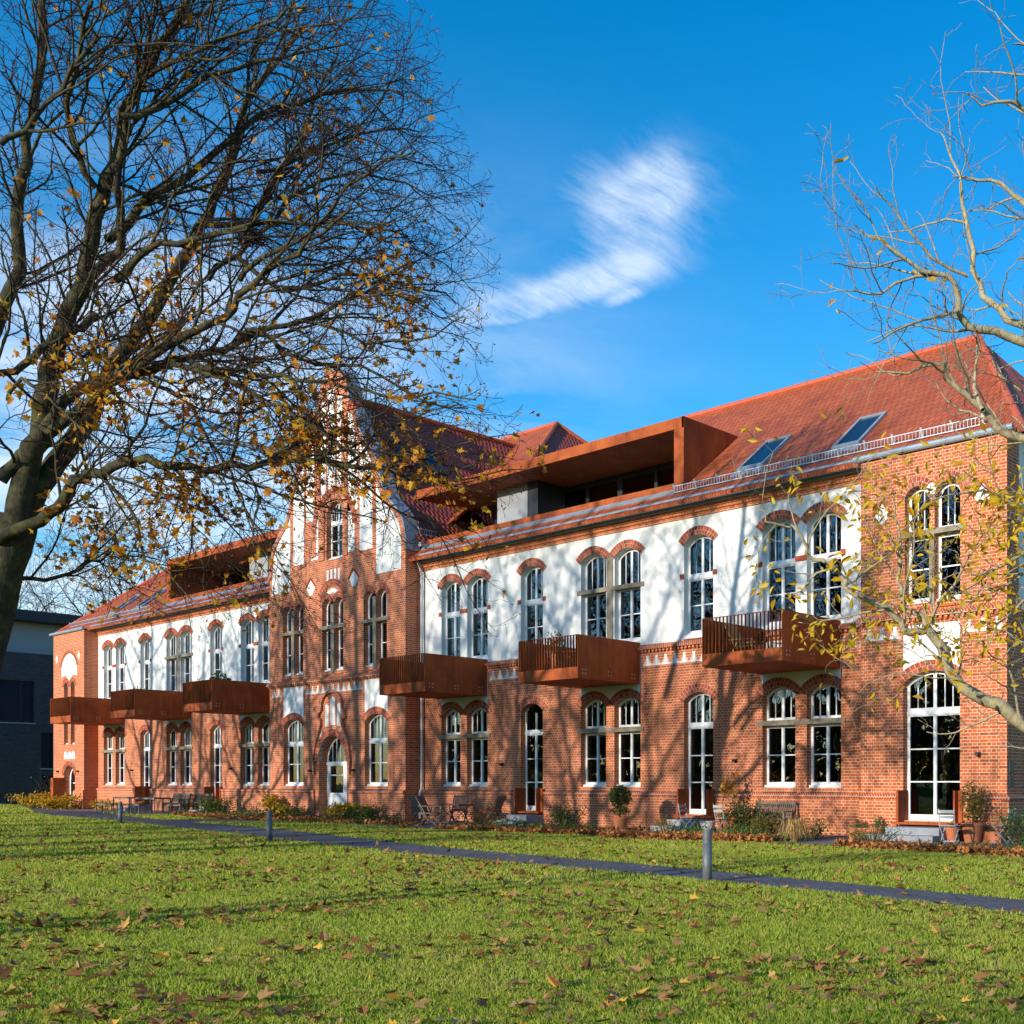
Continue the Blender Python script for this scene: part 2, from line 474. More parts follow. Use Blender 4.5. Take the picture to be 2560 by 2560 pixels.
def strip(name, near, far, mat, lift, n=7):
    xs = np.unique(np.concatenate([np.linspace(near[0][0], near[-1][0], 120)]))
    V, F = [], []
    for x in xs:
        a, b = lin(near, x), lin(far, x)
        for k in range(n):
            y = a + (b - a) * k / (n - 1); V.append((x, y, gzf(x, y) + lift))
    for i in range(len(xs) - 1):
        for k in range(n - 1):
            q = i * n + k; F.append((q, q + n, q + n + 1, q + 1))
    o = np_obj(name, np.array(V), np.array(F), mat); tag(o, kind='structure'); return o


def paving_material(name, c1, c2, row, wid, mort):
    m, t = newmat(name)
    p = pos(t)
    br = t.n('ShaderNodeTexBrick', {'Vector': p, 'Color1': (*c1, 1), 'Color2': (*c2, 1), 'Mortar': (*mort, 1), 'Scale': 1.0, 'Mortar Size': 0.008,
                                    'Mortar Smooth': 0.2, 'Brick Width': wid, 'Row Height': row})
    st = t.noise(p, 1.1, 6, 0.65)
    gr = t.n('ShaderNodeMapRange', {0: st, 1: 0.3, 2: 0.75, 3: 0.75, 4: 1.25}).outputs[0]
    sc = t.n('ShaderNodeVectorMath', {0: br.outputs[0]}, operation='SCALE'); t.nt.links.new(gr, sc.inputs['Scale'])
    h = t.m('ADD', t.m('MULTIPLY', br.outputs['Fac'], -1), t.m('MULTIPLY', t.noise(p, 40, 3), 0.6))
    principled(t, sc.outputs[0], 0.8, 0.3, 0, h, 0.6, 0.01)
    return m


PAVE = paving_material('path_setts', (0.17, 0.165, 0.175), (0.115, 0.11, 0.12), 0.1, 0.2, (0.05, 0.048, 0.05))
SLAB = paving_material('terrace_slabs', (0.20, 0.205, 0.22), (0.17, 0.172, 0.19), 0.4, 0.4, (0.08, 0.08, 0.085))
strip('path', PATH_NEAR, PATH_FAR, PAVE, 0.008)
strip('side_path', [(-46.2, 19.0), (-44.3, 18.9), (-41.4, 18.5)], [(-46.2, 19.1), (-44.3, 24.2), (-41.4, 24.2)], PAVE, 0.012, 12)


def rect_sheet(name, x0, x1, y0, y1, mat, lift):
    xs = np.linspace(x0, x1, 12); yy = np.linspace(y0, y1, 12)
    o = grid_sheet(name, xs, yy, lambda X, Y: gz(X, Y) + lift, mat); return o


rect_sheet('terrace', -36.9, -29.2, 21.9, 25.9, SLAB, 0.03)
rect_sheet('terrace', -24.4, -17.6, 22.3, 25.9, SLAB, 0.03)
rect_sheet('terrace', -17.2, -6.0, 21.7, 25.2, SLAB, 0.035)
rect_sheet('terrace', -67.8, -54.5, 22.6, 25.9, SLAB, 0.03)
strip('soil_bed', BED, [(-90, 40.1), (-74.5, 30), (-69.5, 26.0), (-48.6, 26.0), (-48.4, 25.3), (-37.9, 25.3), (-37.6, 26), (-16.8, 26), (-16.6, 25.3), (-12.5, 25.3), (-12.3, 30), (30, 30)], M['soil'], 0.018, 8)

# ------------------------------------------------------------------ the brick house
YP, YM = 25.2, 25.94
house = thing('brick_house', (-43.2, 26, -0.1),
              'long red brick house with white upper walls, curved gable and rust steel balconies', 'house')
MIRX = -86.3


def mir(a, b): return (MIRX - b, MIRX - a)


PAIRS = {'A': [(-36.62, -35.42), (-35.0, -33.76)], 'C': [(-28.66, -27.42), (-27.02, -25.8)], 'E': [(-20.7, -19.47), (-19.06, -17.86)]}
SINGLES = {'B': (-31.85, -30.65), 'D': (-23.87, -22.65)}


def arc(x0, x1, zs, rise, n=12):
    """points from the right springing over the crown to the left one"""
    w = (x1 - x0) / 2; xc = (x0 + x1) / 2; rad = (w * w + rise * rise) / (2 * rise); zc = zs + rise - rad
    a = math.asin(min(1, w / rad)); a = math.pi - a if rise > w else a
    return [(xc + rad * math.sin(a - 2 * a * i / n), zc + rad * math.cos(a - 2 * a * i / n)) for i in range(n + 1)], xc, zc, rad, a


def opening(x0, x1, zb, zs, rise): return [(x0, zb), (x1, zb)] + arc(x0, x1, zs, rise)[0]


def hood(x0, x1, zs, rise, y, ring=0.27, proud=0.05, ext=0.03, rows=2, n=13):
    """voussoir arch: each brick a block over a mortar backing"""
    _, xc, zc, rad, a = arc(x0, x1, zs, rise); a += ext
    mb, bk = MB(), MB()
    outer = [(xc + (rad + ring) * math.sin(a - 2 * a * i / 16), zc + (rad + ring) * math.cos(a - 2 * a * i / 16)) for i in range(17)]
    inner = [(xc + rad * math.sin(-a + 2 * a * i / 16), zc + rad * math.cos(-a + 2 * a * i / 16)) for i in range(17)]
    bk.plate(outer + inner, (), y - proud + 0.008, y + 0.12)
    o = bk.build('brick_arch', M['mortar'], house)
    g = 0.011
    for rw in range(rows):
        r0 = rad + ring * rw / rows + g * 0.6; r1 = rad + ring * (rw + 1) / rows - g * 0.6
        m = n + rw
        for i in range(m):
            t0 = -a + 2 * a * i / m; t1 = -a + 2 * a * (i + 1) / m; ga = g / r1
            q = []
            for k in range(3):
                tt = t0 + ga + (t1 - t0 - 2 * ga) * k / 2; q.append((xc + r1 * math.sin(tt), zc + r1 * math.cos(tt)))
            for k in range(3):
                tt = t1 - ga - (t1 - t0 - 2 * ga) * k / 2; q.append((xc + r0 * math.sin(tt), zc + r0 * math.cos(tt)))
            mb.plate(q, (), y - proud, y + 0.01, back=False)
    b = mb.build('brick', M['arch'], o); tag(b, kind='stuff')
    return o


def window(x0, x1, zb, zs, rise, zt0, zt1, y, bars=1, name='window', ups=1, split=True, sill=True, curtain=None, tilt=False, parent=None):
    """white timber frame in an arched opening, fanlight over a casement; y = face of the wall"""
    yf = y + 0.21; fw, mw = 0.085, 0.10
    pts, xc, zc, rad, a = arc(x0, x1, zs, rise); xm = (x0 + x1) / 2

    def zarc(x): return zc + math.sqrt(max((rad - fw) ** 2 - (x - xc) ** 2, 0))
    holes = []
    halves = [(x0 + fw, xm - mw / 2), (xm + mw / 2, x1 - fw)] if split else [(x0 + fw, x1 - fw)]
    for xa, xb in halves:
        holes.append([(xa, zb + 0.16), (xb, zb + 0.16), (xb, zt0 - 0.05), (xa, zt0 - 0.05)])
        holes.append([(xa, zt1 + 0.07), (xb, zt1 + 0.07)] + [(xb + (xa - xb) * i / 6, zarc(xb + (xa - xb) * i / 6)) for i in range(7)])
    fr = MB(); fr.plate(opening(x0 + 0.003, x1 - 0.003, zb, zs, rise), holes, yf, yf + 0.08)
    fr.box(x0 + 0.01, x1 - 0.01, yf - 0.035, yf - 0.002, zt0 - 0.015, zt1 - 0.02)
    if split: fr.box(xm - 0.035, xm + 0.035, yf - 0.025, yf - 0.002, zb + 0.1, zt0 - 0.02)
    for xa, xb in halves:
        for k in range(bars):
            z = zb + 0.16 + (zt0 - 0.05 - zb - 0.16) * (k + 1) / (bars + 1)
            fr.box(xa - .002, xb + .002, yf + 0.012, yf + 0.05, z - 0.018, z + 0.018)
        for k in range(ups):
            x = xa + (xb - xa) * (k + 1) / (ups + 1)
            fr.box(x - 0.015, x + 0.015, yf + 0.012, yf + 0.05, zt1 + 0.06, zarc(x) + 0.01)
    w = fr.build(name, M['white'], parent or house)
    gl = MB(); gl.plate(opening(x0 + 0.04, x1 - 0.04, zb + 0.05, zs, max(rise - 0.02, 0.05)), (), yf + 0.03, yf + 0.036)
    g = gl.build('pane', M['glass'], w)
    g.matrix_local = g.matrix_local @ Matrix.Translation((xm, yf, zb)) @ Matrix.Rotation(random.gauss(0, 0.006), 4, 'Z') @ Matrix.Rotation(random.gauss(0, 0.006), 4, 'X') @ Matrix.Translation((-xm, -yf, -zb))
    if sill:
        s = MB(); s.box(x0 + .004, x1 - .004, y + 0.10, yf - 0.002, zb - 0.005, zb + 0.075); s.build('sill', M['white'], w)
    if curtain:
        c = MB(); n = 26
        for xa, xb in curtain:
            vs = []; fs = []
            for i in range(n + 1):
                x = xa + (xb - xa) * i / n; yy = yf + 0.35 + 0.035 * math.sin(i * 1.9) + 0.02 * math.sin(i * 0.7)
                vs += [(x, yy, zb + 0.1), (x, yy, zs + 0.1)]
            for i in range(n): fs.append((2 * i, 2 * i + 2, 2 * i + 3, 2 * i + 1))
            c.add(vs, fs)
        c.build('curtain', M['curtain'], w)
    return w


ZB_U, ZS_U, RISE_U = 6.05, 8.90, 0.27
ZS_G, RISE_G = 4.0, 0.25


def wing(x0, x1, mirror):
    f = (lambda p: mir(*p)) if mirror else (lambda p: p)
    pairs = {k: sorted(f(p) for p in v) for k, v in PAIRS.items()}
    singles = {k: f(v) for k, v in SINGLES.items()}
    ups, lows = [], []
    for v in pairs.values():
        for p in v: ups.append((*p, ZB_U)); lows.append((*p, 1.27))
    for p in singles.values(): ups.append((*p, ZB_U)); lows.append((*p, 0.42))
    w = MB(); w.plate([(x0, -0.2), (x1, -0.2), (x1, 5.74), (x0, 5.74)], [opening(a, b, z, ZS_G, RISE_G) for a, b, z in lows], YM, YM + 0.45)
    w.build('wall', M['brick'], house)
    w = MB(); w.plate([(x0, 5.74), (x1, 5.74), (x1, 9.74), (x0, 9.74)], [opening(a, b, z, ZS_U, RISE_U) for a, b, z in ups], YM + 0.004, YM + 0.45)
    w.build('plaster_wall', M['plaster'], house)
    # cornice: stepped brick courses
    c = MB(); c.box(x0, x1, YM - 0.03, YM + 0.45, 9.74, 9.86); c.box(x0, x1, YM - 0.09, YM + 0.45, 9.86, 9.945); c.box(x0, x1, YM - 0.16, YM + 0.45, 9.945, 10.03)
    c.build('cornice', M['brick'], house)
    c = MB(); c.box(x0, x1, YM - 0.24, YM + 0.3, 10.03, 10.11)
    c.build('cornice', M['zinc'], house)
    # plinth with a rolled brick course, broken by the garden doors
    cuts = sorted((a - 0.16, b + 0.16) for a, b in singles.values())
    xs = [x0] + [q for c_ in cuts for q in c_] + [x1]
    pl, rl, sc, dn = MB(), MB(), MB(), MB()
    for i in range(0, len(xs), 2):
        a, b = xs[i], xs[i + 1]
        pl.box(a, b, YM - 0.10, YM - 0.002, -0.25, 0.985)
        rl.plate([(-0.101, 0.985), (-0.125, 1.0), (-0.125, 1.04), (-0.10, 1.09), (-0.05, 1.115), (-0.003, 1.12), (-0.003, 0.985)], (), a, b, lambda p, q, d: (d, YM + p, q))
    pl.build('plinth', M['brick'], house); rl.build('plinth_moulding', M['header'], house, smooth=False)
    # string course under the plaster, with a row of small brackets
    sc.plate([(-0.13, 5.73), (-0.13, 5.81), (-0.003, 5.905), (-0.003, 5.73)], (), x0, x1, lambda p, q, d: (d, YM + p, q))
    sc.build('string_course', M['header'], house)
    n = int((x1 - x0) / 0.16)
    for i in range(n):
        x = x0 + 0.05 + i * 0.16; dn.box(x, x + 0.085, YM - 0.085, YM - 0.002, 5.64, 5.728)
    tag(dn.build('bracket_row', M['brick'], house), kind='stuff')
    for v in pairs.values():
        cov = (v[0][0], v[1][1])
        for (a, b) in v:
            s = MB(); s.plate([(-0.02, 5.915), (0.20, ZB_U - 0.005), (0.20, 5.915)], (), a, b, lambda p, q, d: (d, YM + p - 0.04, q)); s.build('window_ledge', M['header'], house)
            s = MB(); s.plate([(-0.06, 1.13), (0.20, 1.262), (0.20, 1.13)], (), a + .004, b - .004, lambda p, q, d: (d, YM + p, q)); s.build('window_ledge', M['header'], house)
    for k, p in singles.items():
        s = MB(); s.plate([(-0.02, 5.915), (0.20, ZB_U - 0.005), (0.20, 5.915)], (), p[0], p[1], lambda p_, q, d: (d, YM + p_ - 0.04, q)); s.build('window_ledge', M['header'], house)
    # upper windows
    for k, v in pairs.items():
        stone = k == 'C'
        for i, (a, b) in enumerate(v):
            cur = [(a, b)] if k == 'A' else None
            window(a, b, ZB_U, ZS_U, RISE_U, 7.84, 7.94, YM, curtain=cur)
            hood(a, b, ZS_U, RISE_U, YM)
        a0, b1 = v[0][0], v[1][1]
        if stone:
            s = MB(); s.box(a0 - 0.17, b1 + 0.17, YM - 0.035, YM + 0.19, 7.83, 7.975)
            mid = (v[0][1] + v[1][0]) / 2; s.box(mid - 0.15, mid + 0.15, YM - 0.025, YM + 0.17, 5.93, 7.828); s.box(mid - 0.15, mid + 0.15, YM - 0.025, YM + 0.17, 7.977, 9.1)
            s.build('stone_cross', M['stone'], house)
        else:
            for xa, xb in ((a0 - 0.16, a0), (v[0][1], v[1][0]), (b1, b1 + 0.16)):
                s = MB(); s.box(xa + .003, xb - .003, YM - 0.03, YM + 0.15, 7.85, 8.0); s.build('brick_tie', M['arch'], house)
        # ground pair: white field over the arches, stone lintel
        W = MB()
        a0, b1 = v[0][0], v[1][1]
        arcs = []
        for (a, b) in reversed(v):
            p_, xc, zc, rad, an = arc(a, b, ZS_G, RISE_G); rr = rad + 0.26
            aa = math.acos(min(1, (4.18 - zc) / rr))
            seg = [(xc + rr * math.sin(aa - 2 * aa * i / 12), zc + rr * math.cos(aa - 2 * aa * i / 12)) for i in range(13)]
            arcs += [(min(max(x, a0), b1), z) for x, z in seg]
        W.plate([(a0, 5.6), (b1, 5.6)] + arcs, (), YM - 0.006, YM + 0.02, back=False); W.build('plaster_panel', M['plaster'], house)
        for (a, b) in v:
            window(a, b, 1.27, ZS_G, RISE_G, 3.08, 3.27, YM, curtain=[(a, a + 0.4)] if (k == 'E' and not mirror) else None)
            hood(a, b, ZS_G, RISE_G, YM, ext=0.1, proud=0.03)
        s = MB(); s.box(a0 - 0.17, b1 + 0.17, YM - 0.045, YM + 0.17, 3.10, 3.25); s.build('stone_lintel', M['stone'], house)
    for k, (a, b) in singles.items():
        window(a, b, ZB_U, ZS_U, RISE_U, 7.84, 7.94, YM); hood(a, b, ZS_U, RISE_U, YM)
        for xa, xb in ((a - 0.16, a), (b, b + 0.16)):
            s = MB(); s.box(xa + .003, xb - .003, YM - 0.03, YM + 0.15, 7.85, 8.0); s.build('brick_tie', M['arch'], house)
        door_window(a, b, 0.42, ZS_G, RISE_G, 3.16, 3.24, YM)
        hood(a, b, ZS_G, RISE_G, YM, ext=0.1, proud=0.03)
    # stepped plaster triangles between the balconies
    bal = sorted((v[0][0], v[1][1]) for v in pairs.values())
    edges = [x0] + [q for b_ in bal for q in b_] + [x1]
    for i in range(0, len(edges), 2):
        triangles(edges[i] + 0.06, edges[i + 1] - 0.06, YM)
    for k, v in pairs.items(): balcony(v[0][0] - 0.0, v[1][1] - 0.02, k)


def triangles(xa, xb, y, zt=5.54, zb=5.21, pitch=0.405):
    n = int((xb - xa) / pitch)
    if n < 1: return
    off = (xb - xa - n * pitch) / 2; mb = MB(); hgt = zt - zb
    for i in range(n):
        c = xa + off + (i + 0.5) * pitch; o = []
        z = zb
        for s in range(4):
            z2 = zb + hgt * (s + 1) / 4; w2 = 0.192 - 0.046 * s
            o += [(c + w2, z), (c + w2 - 0.006, z2)]
        l = [(2 * c - x, z_) for x, z_ in reversed(o)]
        mb.plate(o + l, (), y - 0.004, y + 0.02, back=False)
    tag(mb.build('triangle_frieze', M['plaster'], house), kind='stuff')


def door_window(a, b, zb, zs, rise, zt0, zt1, y, ups=1):
    w = window(a, b, zb, zs, rise, zt0, zt1, y, bars=2, name='garden_door', ups=ups, sill=False)
    c = MB()
    c.box(a - 0.02, a + 0.03, y - 0.30, y + 0.20, zb - 0.03, 1.21); c.box(b - 0.03, b + 0.02, y - 0.30, y + 0.20, zb - 0.03, 1.21)
    c.box(a - 0.14, a - 0.02, y - 0.13, y - 0.10, zb - 0.03, 1.21); c.box(b + 0.02, b + 0.14, y - 0.13, y - 0.10, zb - 0.03, 1.21)
    c.box(a - 0.14, b + 0.14, y - 0.34, y + 0.20, zb - 0.09, zb - 0.032)
    c.build('steel_door_surround', M['corten'], house)
    return w


def balcony(xa, xb, key):
    y0, y1, z0, z1 = 23.24, YM - 0.0, 4.64, 5.99
    mb = MB()
    mb.box(xa, xa + 0.025, y0, y1, z0, z1); mb.box(xb - 0.025, xb, y0, y1, z0, z1)
    mb.box(xa + 0.025, xb - 0.025, y0, y0 + 0.02, z0, 4.99)
    mb.box(xa + 0.025, xb - 0.025, y0 + 0.03, y1, z0 + 0.01, z0 + 0.03)
    o = mb.build('balcony', M['corten'], house)
    d = MB(); d.box(xa + 0.03, xb - 0.03, y0 + 0.03, y1, 4.84, 4.88); d.build('deck', M['teak'], o)
    rl = MB(); n = 21
    for i in range(n):
        x = xa + 0.10 + (xb - xa - 0.2) * i / (n - 1)
        rl.box(x - 0.006, x + 0.006, y0 + 0.002, y0 + 0.062, 4.985, z1 - 0.012)
    rl.box(xa + 0.025, xb - 0.025, y0, y0 + 0.065, z1 - 0.013, z1)
    rl.build('railing', M['corten'], o)
    for yy in (y0 + 0.19, y0 + 1.28, y0 + 2.32):
        for dy in (0, 0.13):
            for dz in (0, 0.12):
                bt = MB(); bt.tube([(xb - 0.002, yy + dy, z0 + 0.16 + dz), (xb + 0.010, yy + dy, z0 + 0.16 + dz)], 0.019, 8); bt.build('bolt_head', M['galv'], o)
    return o


wing(-37.9, -16.7, False)
wing(-69.2, -48.4, True)

# centre bay with the curved gable
BX0, BX1, BC = -48.4, -37.9, -43.15
HALF = [(5.25, 10.5), (5.2, 11.1), (5.0, 11.75), (4.5, 12.3), (3.95, 12.75), (3.6, 13.3), (3.35, 14.0), (3.05, 14.65), (2.65, 15.1), (2.2, 15.55), (1.85, 16.1), (1.85, 16.72), (1.22, 16.78), (1.18, 17.45), (1.0, 18.05), (0.6, 18.5), (0.0, 18.72)]


def smooth_half(inset=0.0):
    pts = [Vector((p[0], p[1])) for p in HALF]; out = []
    segs = [pts[:12], pts[11:13], pts[12:]]
    for sgm in segs:
        for i in range(len(sgm) - 1):
            p0, p1, p2, p3 = sgm[max(i - 1, 0)], sgm[i], sgm[i + 1], sgm[min(i + 2, len(sgm) - 1)]
            for k in range(3 if len(sgm) > 2 else 1):
                t = k / (3 if len(sgm) > 2 else 1)
                out.append(0.5 * ((2 * p1) + (p2 - p0) * t + (2 * p0 - 5 * p1 + 4 * p2 - p3) * t * t + (3 * p1 - p0 - 3 * p2 + p3) * t ** 3))
    out.append(pts[-1]); return [(p.x, p.y) for p in out]


SH = smooth_half()


def half_at(z):
    """half-width of the gable at height z"""
    zs_ = [p[1] for p in SH]; xs_ = [p[0] for p in SH]
    return float(np.interp(z, zs_, xs_))


UPW = [(-47.25, -46.48, -46.24, -45.53), (-43.98, -43.28, -43.03, -42.35), (-40.83, -40.15, -39.9, -39.18)]
DOOR = (-44.22, -42.08)
outline = [(BX0, -0.2), (BX1, -0.2)] + [(BC + x, z) for x, z in SH] + [(BC - x, z) for x, z in reversed(SH[:-1])]
holes = [opening(-47.17, -45.5, 1.27, 3.86, 0.33), opening(-40.74, -39.12, 1.27, 3.86, 0.33), [(DOOR[0], -0.1), (DOOR[1], -0.1)] + arc(DOOR[0], DOOR[1], 2.35, 1.06, 18)[0]]
for a, b, c, d in UPW:
    holes += [opening(a, b, 6.1, 8.88, 0.28), opening(c, d, 6.1, 8.88, 0.28)]
holes.append(opening(-43.63, -42.42, 10.78, 12.72, 0.45))
w = MB(); w.plate(outline, holes, YP, YP + 0.42); w.build('gable_wall', M['brick'], house)
w = MB(); w.box(BX1 - 0.40, BX1, YP + 0.42, 31, -0.2, 10.6); w.box(BX0, BX0 + 0.40, YP + 0.42, 31, -0.2, 10.6); w.build('bay_side_wall', M['brick'], house)
# metal coping over the gable edge
cop = MB()
side = [(BC + x, z) for x, z in SH] + [(BC - x, z) for x, z in reversed(SH[:-1])]
vs, fs = [], []
for i, (x, z) in enumerate(side):
    p0, p1 = side[max(i - 1, 0)], side[min(i + 1, len(side) - 1)]
    nx, nz = p1[1] - p0[1], -(p1[0] - p0[0]); l = math.hypot(nx, nz) or 1; nx, nz = nx / l, nz / l
    for dd, yy in ((0.01, YP - 0.02), (0.05, YP - 0.02), (0.05, YP + 0.62), (0.01, YP + 0.62)): vs.append((x + nx * dd, yy, z + nz * dd))
for i in range(len(side) - 1):
    for k in range(4):
        k2 = (k + 1) % 4; fs.append((i * 4 + k, i * 4 + k2, i * 4 + 4 + k2, i * 4 + 4 + k))
cop.add(vs, fs); cop.build('gable_coping', M['zinc'], house)
# gable edge band, strips and plaster fields


def field(xa, xb, zb, cap=None, inset=0.30, y=YP):
    """plaster field between two verticals under the gable curve; cap = own top curve"""
    n = 10; top = []
    for i in range(n + 1):
        x = xb + (xa - xb) * i / n
        if cap: z = cap(x)
        else:
            h = abs(x - BC) + inset * 0.8; zs_ = [p[1] for p in SH]; z = zb
            for j in range(len(SH) - 1):
                if (SH[j][0] - h) * (SH[j + 1][0] - h) <= 0 and SH[j][0] != SH[j + 1][0]:
                    f = (h - SH[j][0]) / (SH[j + 1][0] - SH[j][0]); z = max(z, SH[j][1] + f * (SH[j + 1][1] - SH[j][1]))
            z -= inset * 0.35
        top.append((x, max(z, zb + 0.02)))
    mb = MB(); mb.plate([(xa, zb), (xb, zb)] + top, (), y - 0.005, y + 0.02, back=False)
    return mb.build('plaster_panel', M['plaster'], house)


ARC_C, ARC_R = (-43.03, 12.05), 1.72


def over_arch(x, lim):
    return lim


def strip_field(xa, xb, zt):
    """field standing on the big blind arch"""
    n = 8; bot = []
    for i in range(n + 1):
        x = xa + (xb - xa) * i / n; d = abs(x - ARC_C[0])
        bot.append((x, ARC_C[1] + math.sqrt(max((ARC_R + 0.02) ** 2 - d * d, 0)) if d < ARC_R else 10.88))
    mb = MB(); mb.plate(bot + [(xb, zt), (xa, zt)], (), YP - 0.005, YP + 0.02, back=False); mb.build('plaster_panel', M['plaster'], house)


field(-48.2, -46.6, 9.78); field(-39.92, -38.2, 9.78)
field(-46.32, -45.46, 10.86); field(-41.12, -40.2, 10.86)
field(-45.25, -44.62, 12.6, inset=0.34); field(-41.98, -41.28, 12.6, inset=0.34)
for a, b in ((-44.06, -43.70), (-43.56, -42.96), (-42.80, -42.44)):
    strip_field(a, b, 17.5 if a != -43.56 else 15.9)
for a, b in ((-43.55, -43.0),): field(a, b, 16.3, cap=lambda x: 17.9)
field(-44.9, -44.28, 10.92, cap=lambda x: ARC_C[1] + math.sqrt(max((ARC_R - 0.32) ** 2 - (x - ARC_C[0]) ** 2, 0.01)) if abs(x - ARC_C[0]) < ARC_R - 0.32 else 11.0)
field(-42.0, -41.5, 10.92, cap=lambda x: ARC_C[1] + math.sqrt(max((ARC_R - 0.32) ** 2 - (x - ARC_C[0]) ** 2, 0.01)))
hood(ARC_C[0] - ARC_R + 0.28, ARC_C[0] + ARC_R - 0.28, ARC_C[1], ARC_R - 0.281, YP, ring=0.27, proud=0.06, n=24, ext=0.0)
w = MB()
for a, b in ((-44.22, -43.78), (-42.28, -41.98)): w.box(a, b, YP - 0.05, YP - 0.002, 10.8, 13.0)
for a, b, z1 in ((-44.52, -44.1, 16.7), (-42.42, -42.02, 16.7)): w.box(a, b, YP - 0.06, YP - 0.002, 13.65, z1)
w.build('brick_pilaster', M['brick'], house)
window(-43.63, -42.42, 10.78, 12.72, 0.45, 12.28, 12.37, YP, ups=2)
for s in (-1, 1):   # little tiled shoulders
    k = MB(); xx = BC + s * 1.52
    k.plate([(xx - 0.36, 16.75), (xx + 0.36, 16.75), (xx + 0.16 * -s, 17.2)], (), YP - 0.06, YP + 0.5); k.build('gable_shoulder', M['ridge'], house)
# band along the curve
bd, n = MB(), len(SH)
for s in (-1, 1):
    o = [(BC + s * x, z) for x, z in SH[:34]]; i_ = []
    for j, (x, z) in enumerate(SH[:34]):
        p0, p1 = SH[max(j - 1, 0)], SH[min(j + 1, n - 1)]; nx, nz = p1[1] - p0[1], -(p1[0] - p0[0]); l = math.hypot(nx, nz) or 1
        i_.append((BC + s * (x - nx / l * 0.2), z - nz / l * 0.2))
    for j in range(33):
        bd.plate([o[j], o[j + 1], i_[j + 1], i_[j]], (), YP - 0.03, YP + 0.0, back=False)
bd.build('gable_edge_course', M['header'], house)
# rhombs, slits, lunette
for cx_, cz_ in ((-44.89, 9.77), (-41.56, 9.8)):
    k = MB(); k.plate([(cx_ - .33, cz_ - .02), (cx_ - 0.1, cz_ - .33), (cx_ + .12, cz_ - .33), (cx_ + .35, cz_), (cx_, cz_ + .34)], (), YP - 0.005, YP + .02, back=False); k.build('plaster_panel', M['plaster'], house)
    k = MB(); k.bar((cx_ - .38, YP - .02, cz_ + 0.0), (cx_, YP - .02, cz_ + .40), 0.05, 0.07, (0, 1, 0)); k.bar((cx_, YP - .02, cz_ + .40), (cx_ + .40, YP - .02, cz_ + .02), 0.05, 0.07, (0, 1, 0)); k.build('brick_drip', M['arch'], house)
k = MB()
for i in range(4): k.box(-43.62 + i * 0.29, -43.47 + i * 0.29, YP - 0.005, YP + 0.02, 9.95 - 0.1 * abs(i - 1.5) * 0.4, 10.36)
k.build('plaster_panel', M['plaster'], house)
hood(-44.05, -42.3, 9.25, 0.45, YP, ring=0.26, proud=0.04)
k = MB(); k.plate(arc(-43.8, -42.55, 9.2, 0.36)[0] + [(-43.5, 9.28), (-43.17, 9.4), (-42.85, 9.28)], (), YP - .005, YP + .02, back=False); k.build('plaster_panel', M['plaster'], house)
for a, b, c, d in UPW:
    for p, q in ((a, b), (c, d)):
        window(p, q, 6.1, 8.88, 0.28, 7.86, 8.02, YP, split=False, ups=1)
        hood(p, q, 8.88, 0.28, YP, ring=0.24, proud=0.03, n=10, ext=0.02)
        s = MB(); s.plate([(-0.05, 5.93), (0.20, 6.095), (0.20, 5.93)], (), p, q, lambda u, v, e: (e, YP + u, v)); s.build('window_ledge', M['header'], house)
    s = MB(); s.box(a - 0.18, d + 0.18, YP - 0.04, YP + 0.18, 7.87, 8.01); s.box(b + 0.003, c - 0.003, YP - 0.03, YP + 0.2, 6.0, 7.868); s.box(b + .003, c - .003, YP - 0.03, YP + 0.2, 8.012, 9.0)
    s.build('stone_cross', M['stone'], house)
for (a, b) in ((-47.17, -45.5), (-40.74, -39.12)):
    window(a, b, 1.27, 3.86, 0.33, 3.05, 3.14, YP, ups=2); hood(a, b, 3.86, 0.33, YP, proud=0.04)
    s = MB(); s.plate([(-0.06, 1.13), (0.20, 1.262), (0.20, 1.13)], (), a, b, lambda u, v, e: (e, YP + u, v)); s.build('window_ledge', M['header'], house)
    pts, xc, zc, rad, an = arc(a, b, 3.86, 0.33); rr = rad + 0.28; aa = math.asin(min(1, (b - a) / 2 / rr))
    k = MB(); k.plate([(b, 5.58), (a, 5.58)] + [(xc + rr * math.sin(-aa + 2 * aa * i / 12), zc + rr * math.cos(-aa + 2 * aa * i / 12)) for i in range(13)], (), YP - .005, YP + .02, back=False)
    k.build('plaster_panel', M['plaster'], house)


def courses(xa, xb, y, cuts=()):
    pl, rl, sc, dn = MB(), MB(), MB(), MB()
    xs = [xa] + [q for c_ in cuts for q in c_] + [xb]
    for i in range(0, len(xs), 2):
        pl.box(xs[i], xs[i + 1], y - 0.10, y - 0.002, -0.25, 0.985)
        rl.plate([(-0.101, 0.985), (-0.125, 1.0), (-0.125, 1.04), (-0.10, 1.09), (-0.05, 1.115), (-0.003, 1.12), (-0.003, 0.985)], (), xs[i], xs[i + 1], lambda p, q, d: (d, y + p, q))
    pl.build('plinth', M['brick'], house); rl.build('plinth_moulding', M['header'], house)
    sc.plate([(-0.13, 5.70), (-0.13, 5.78), (-0.003, 5.87), (-0.003, 5.70)], (), xa - .08, xb + .08, lambda p, q, d: (d, y + p, q)); sc.build('string_course', M['header'], house)
    for i in range(int((xb - xa) / 0.16)):
        x = xa + 0.04 + i * 0.16; dn.box(x, x + 0.085, y - 0.085, y - 0.002, 5.61, 5.698)
    tag(dn.build('bracket_row', M['brick'], house), kind='stuff')


courses(BX0, BX1, YP, [(DOOR[0] - 0.3, DOOR[1] + 0.3)])
triangles(BX0 + 0.05, -47.2, YP); triangles(-45.46, -40.78, YP); triangles(-39.1, BX1 - 0.05, YP)
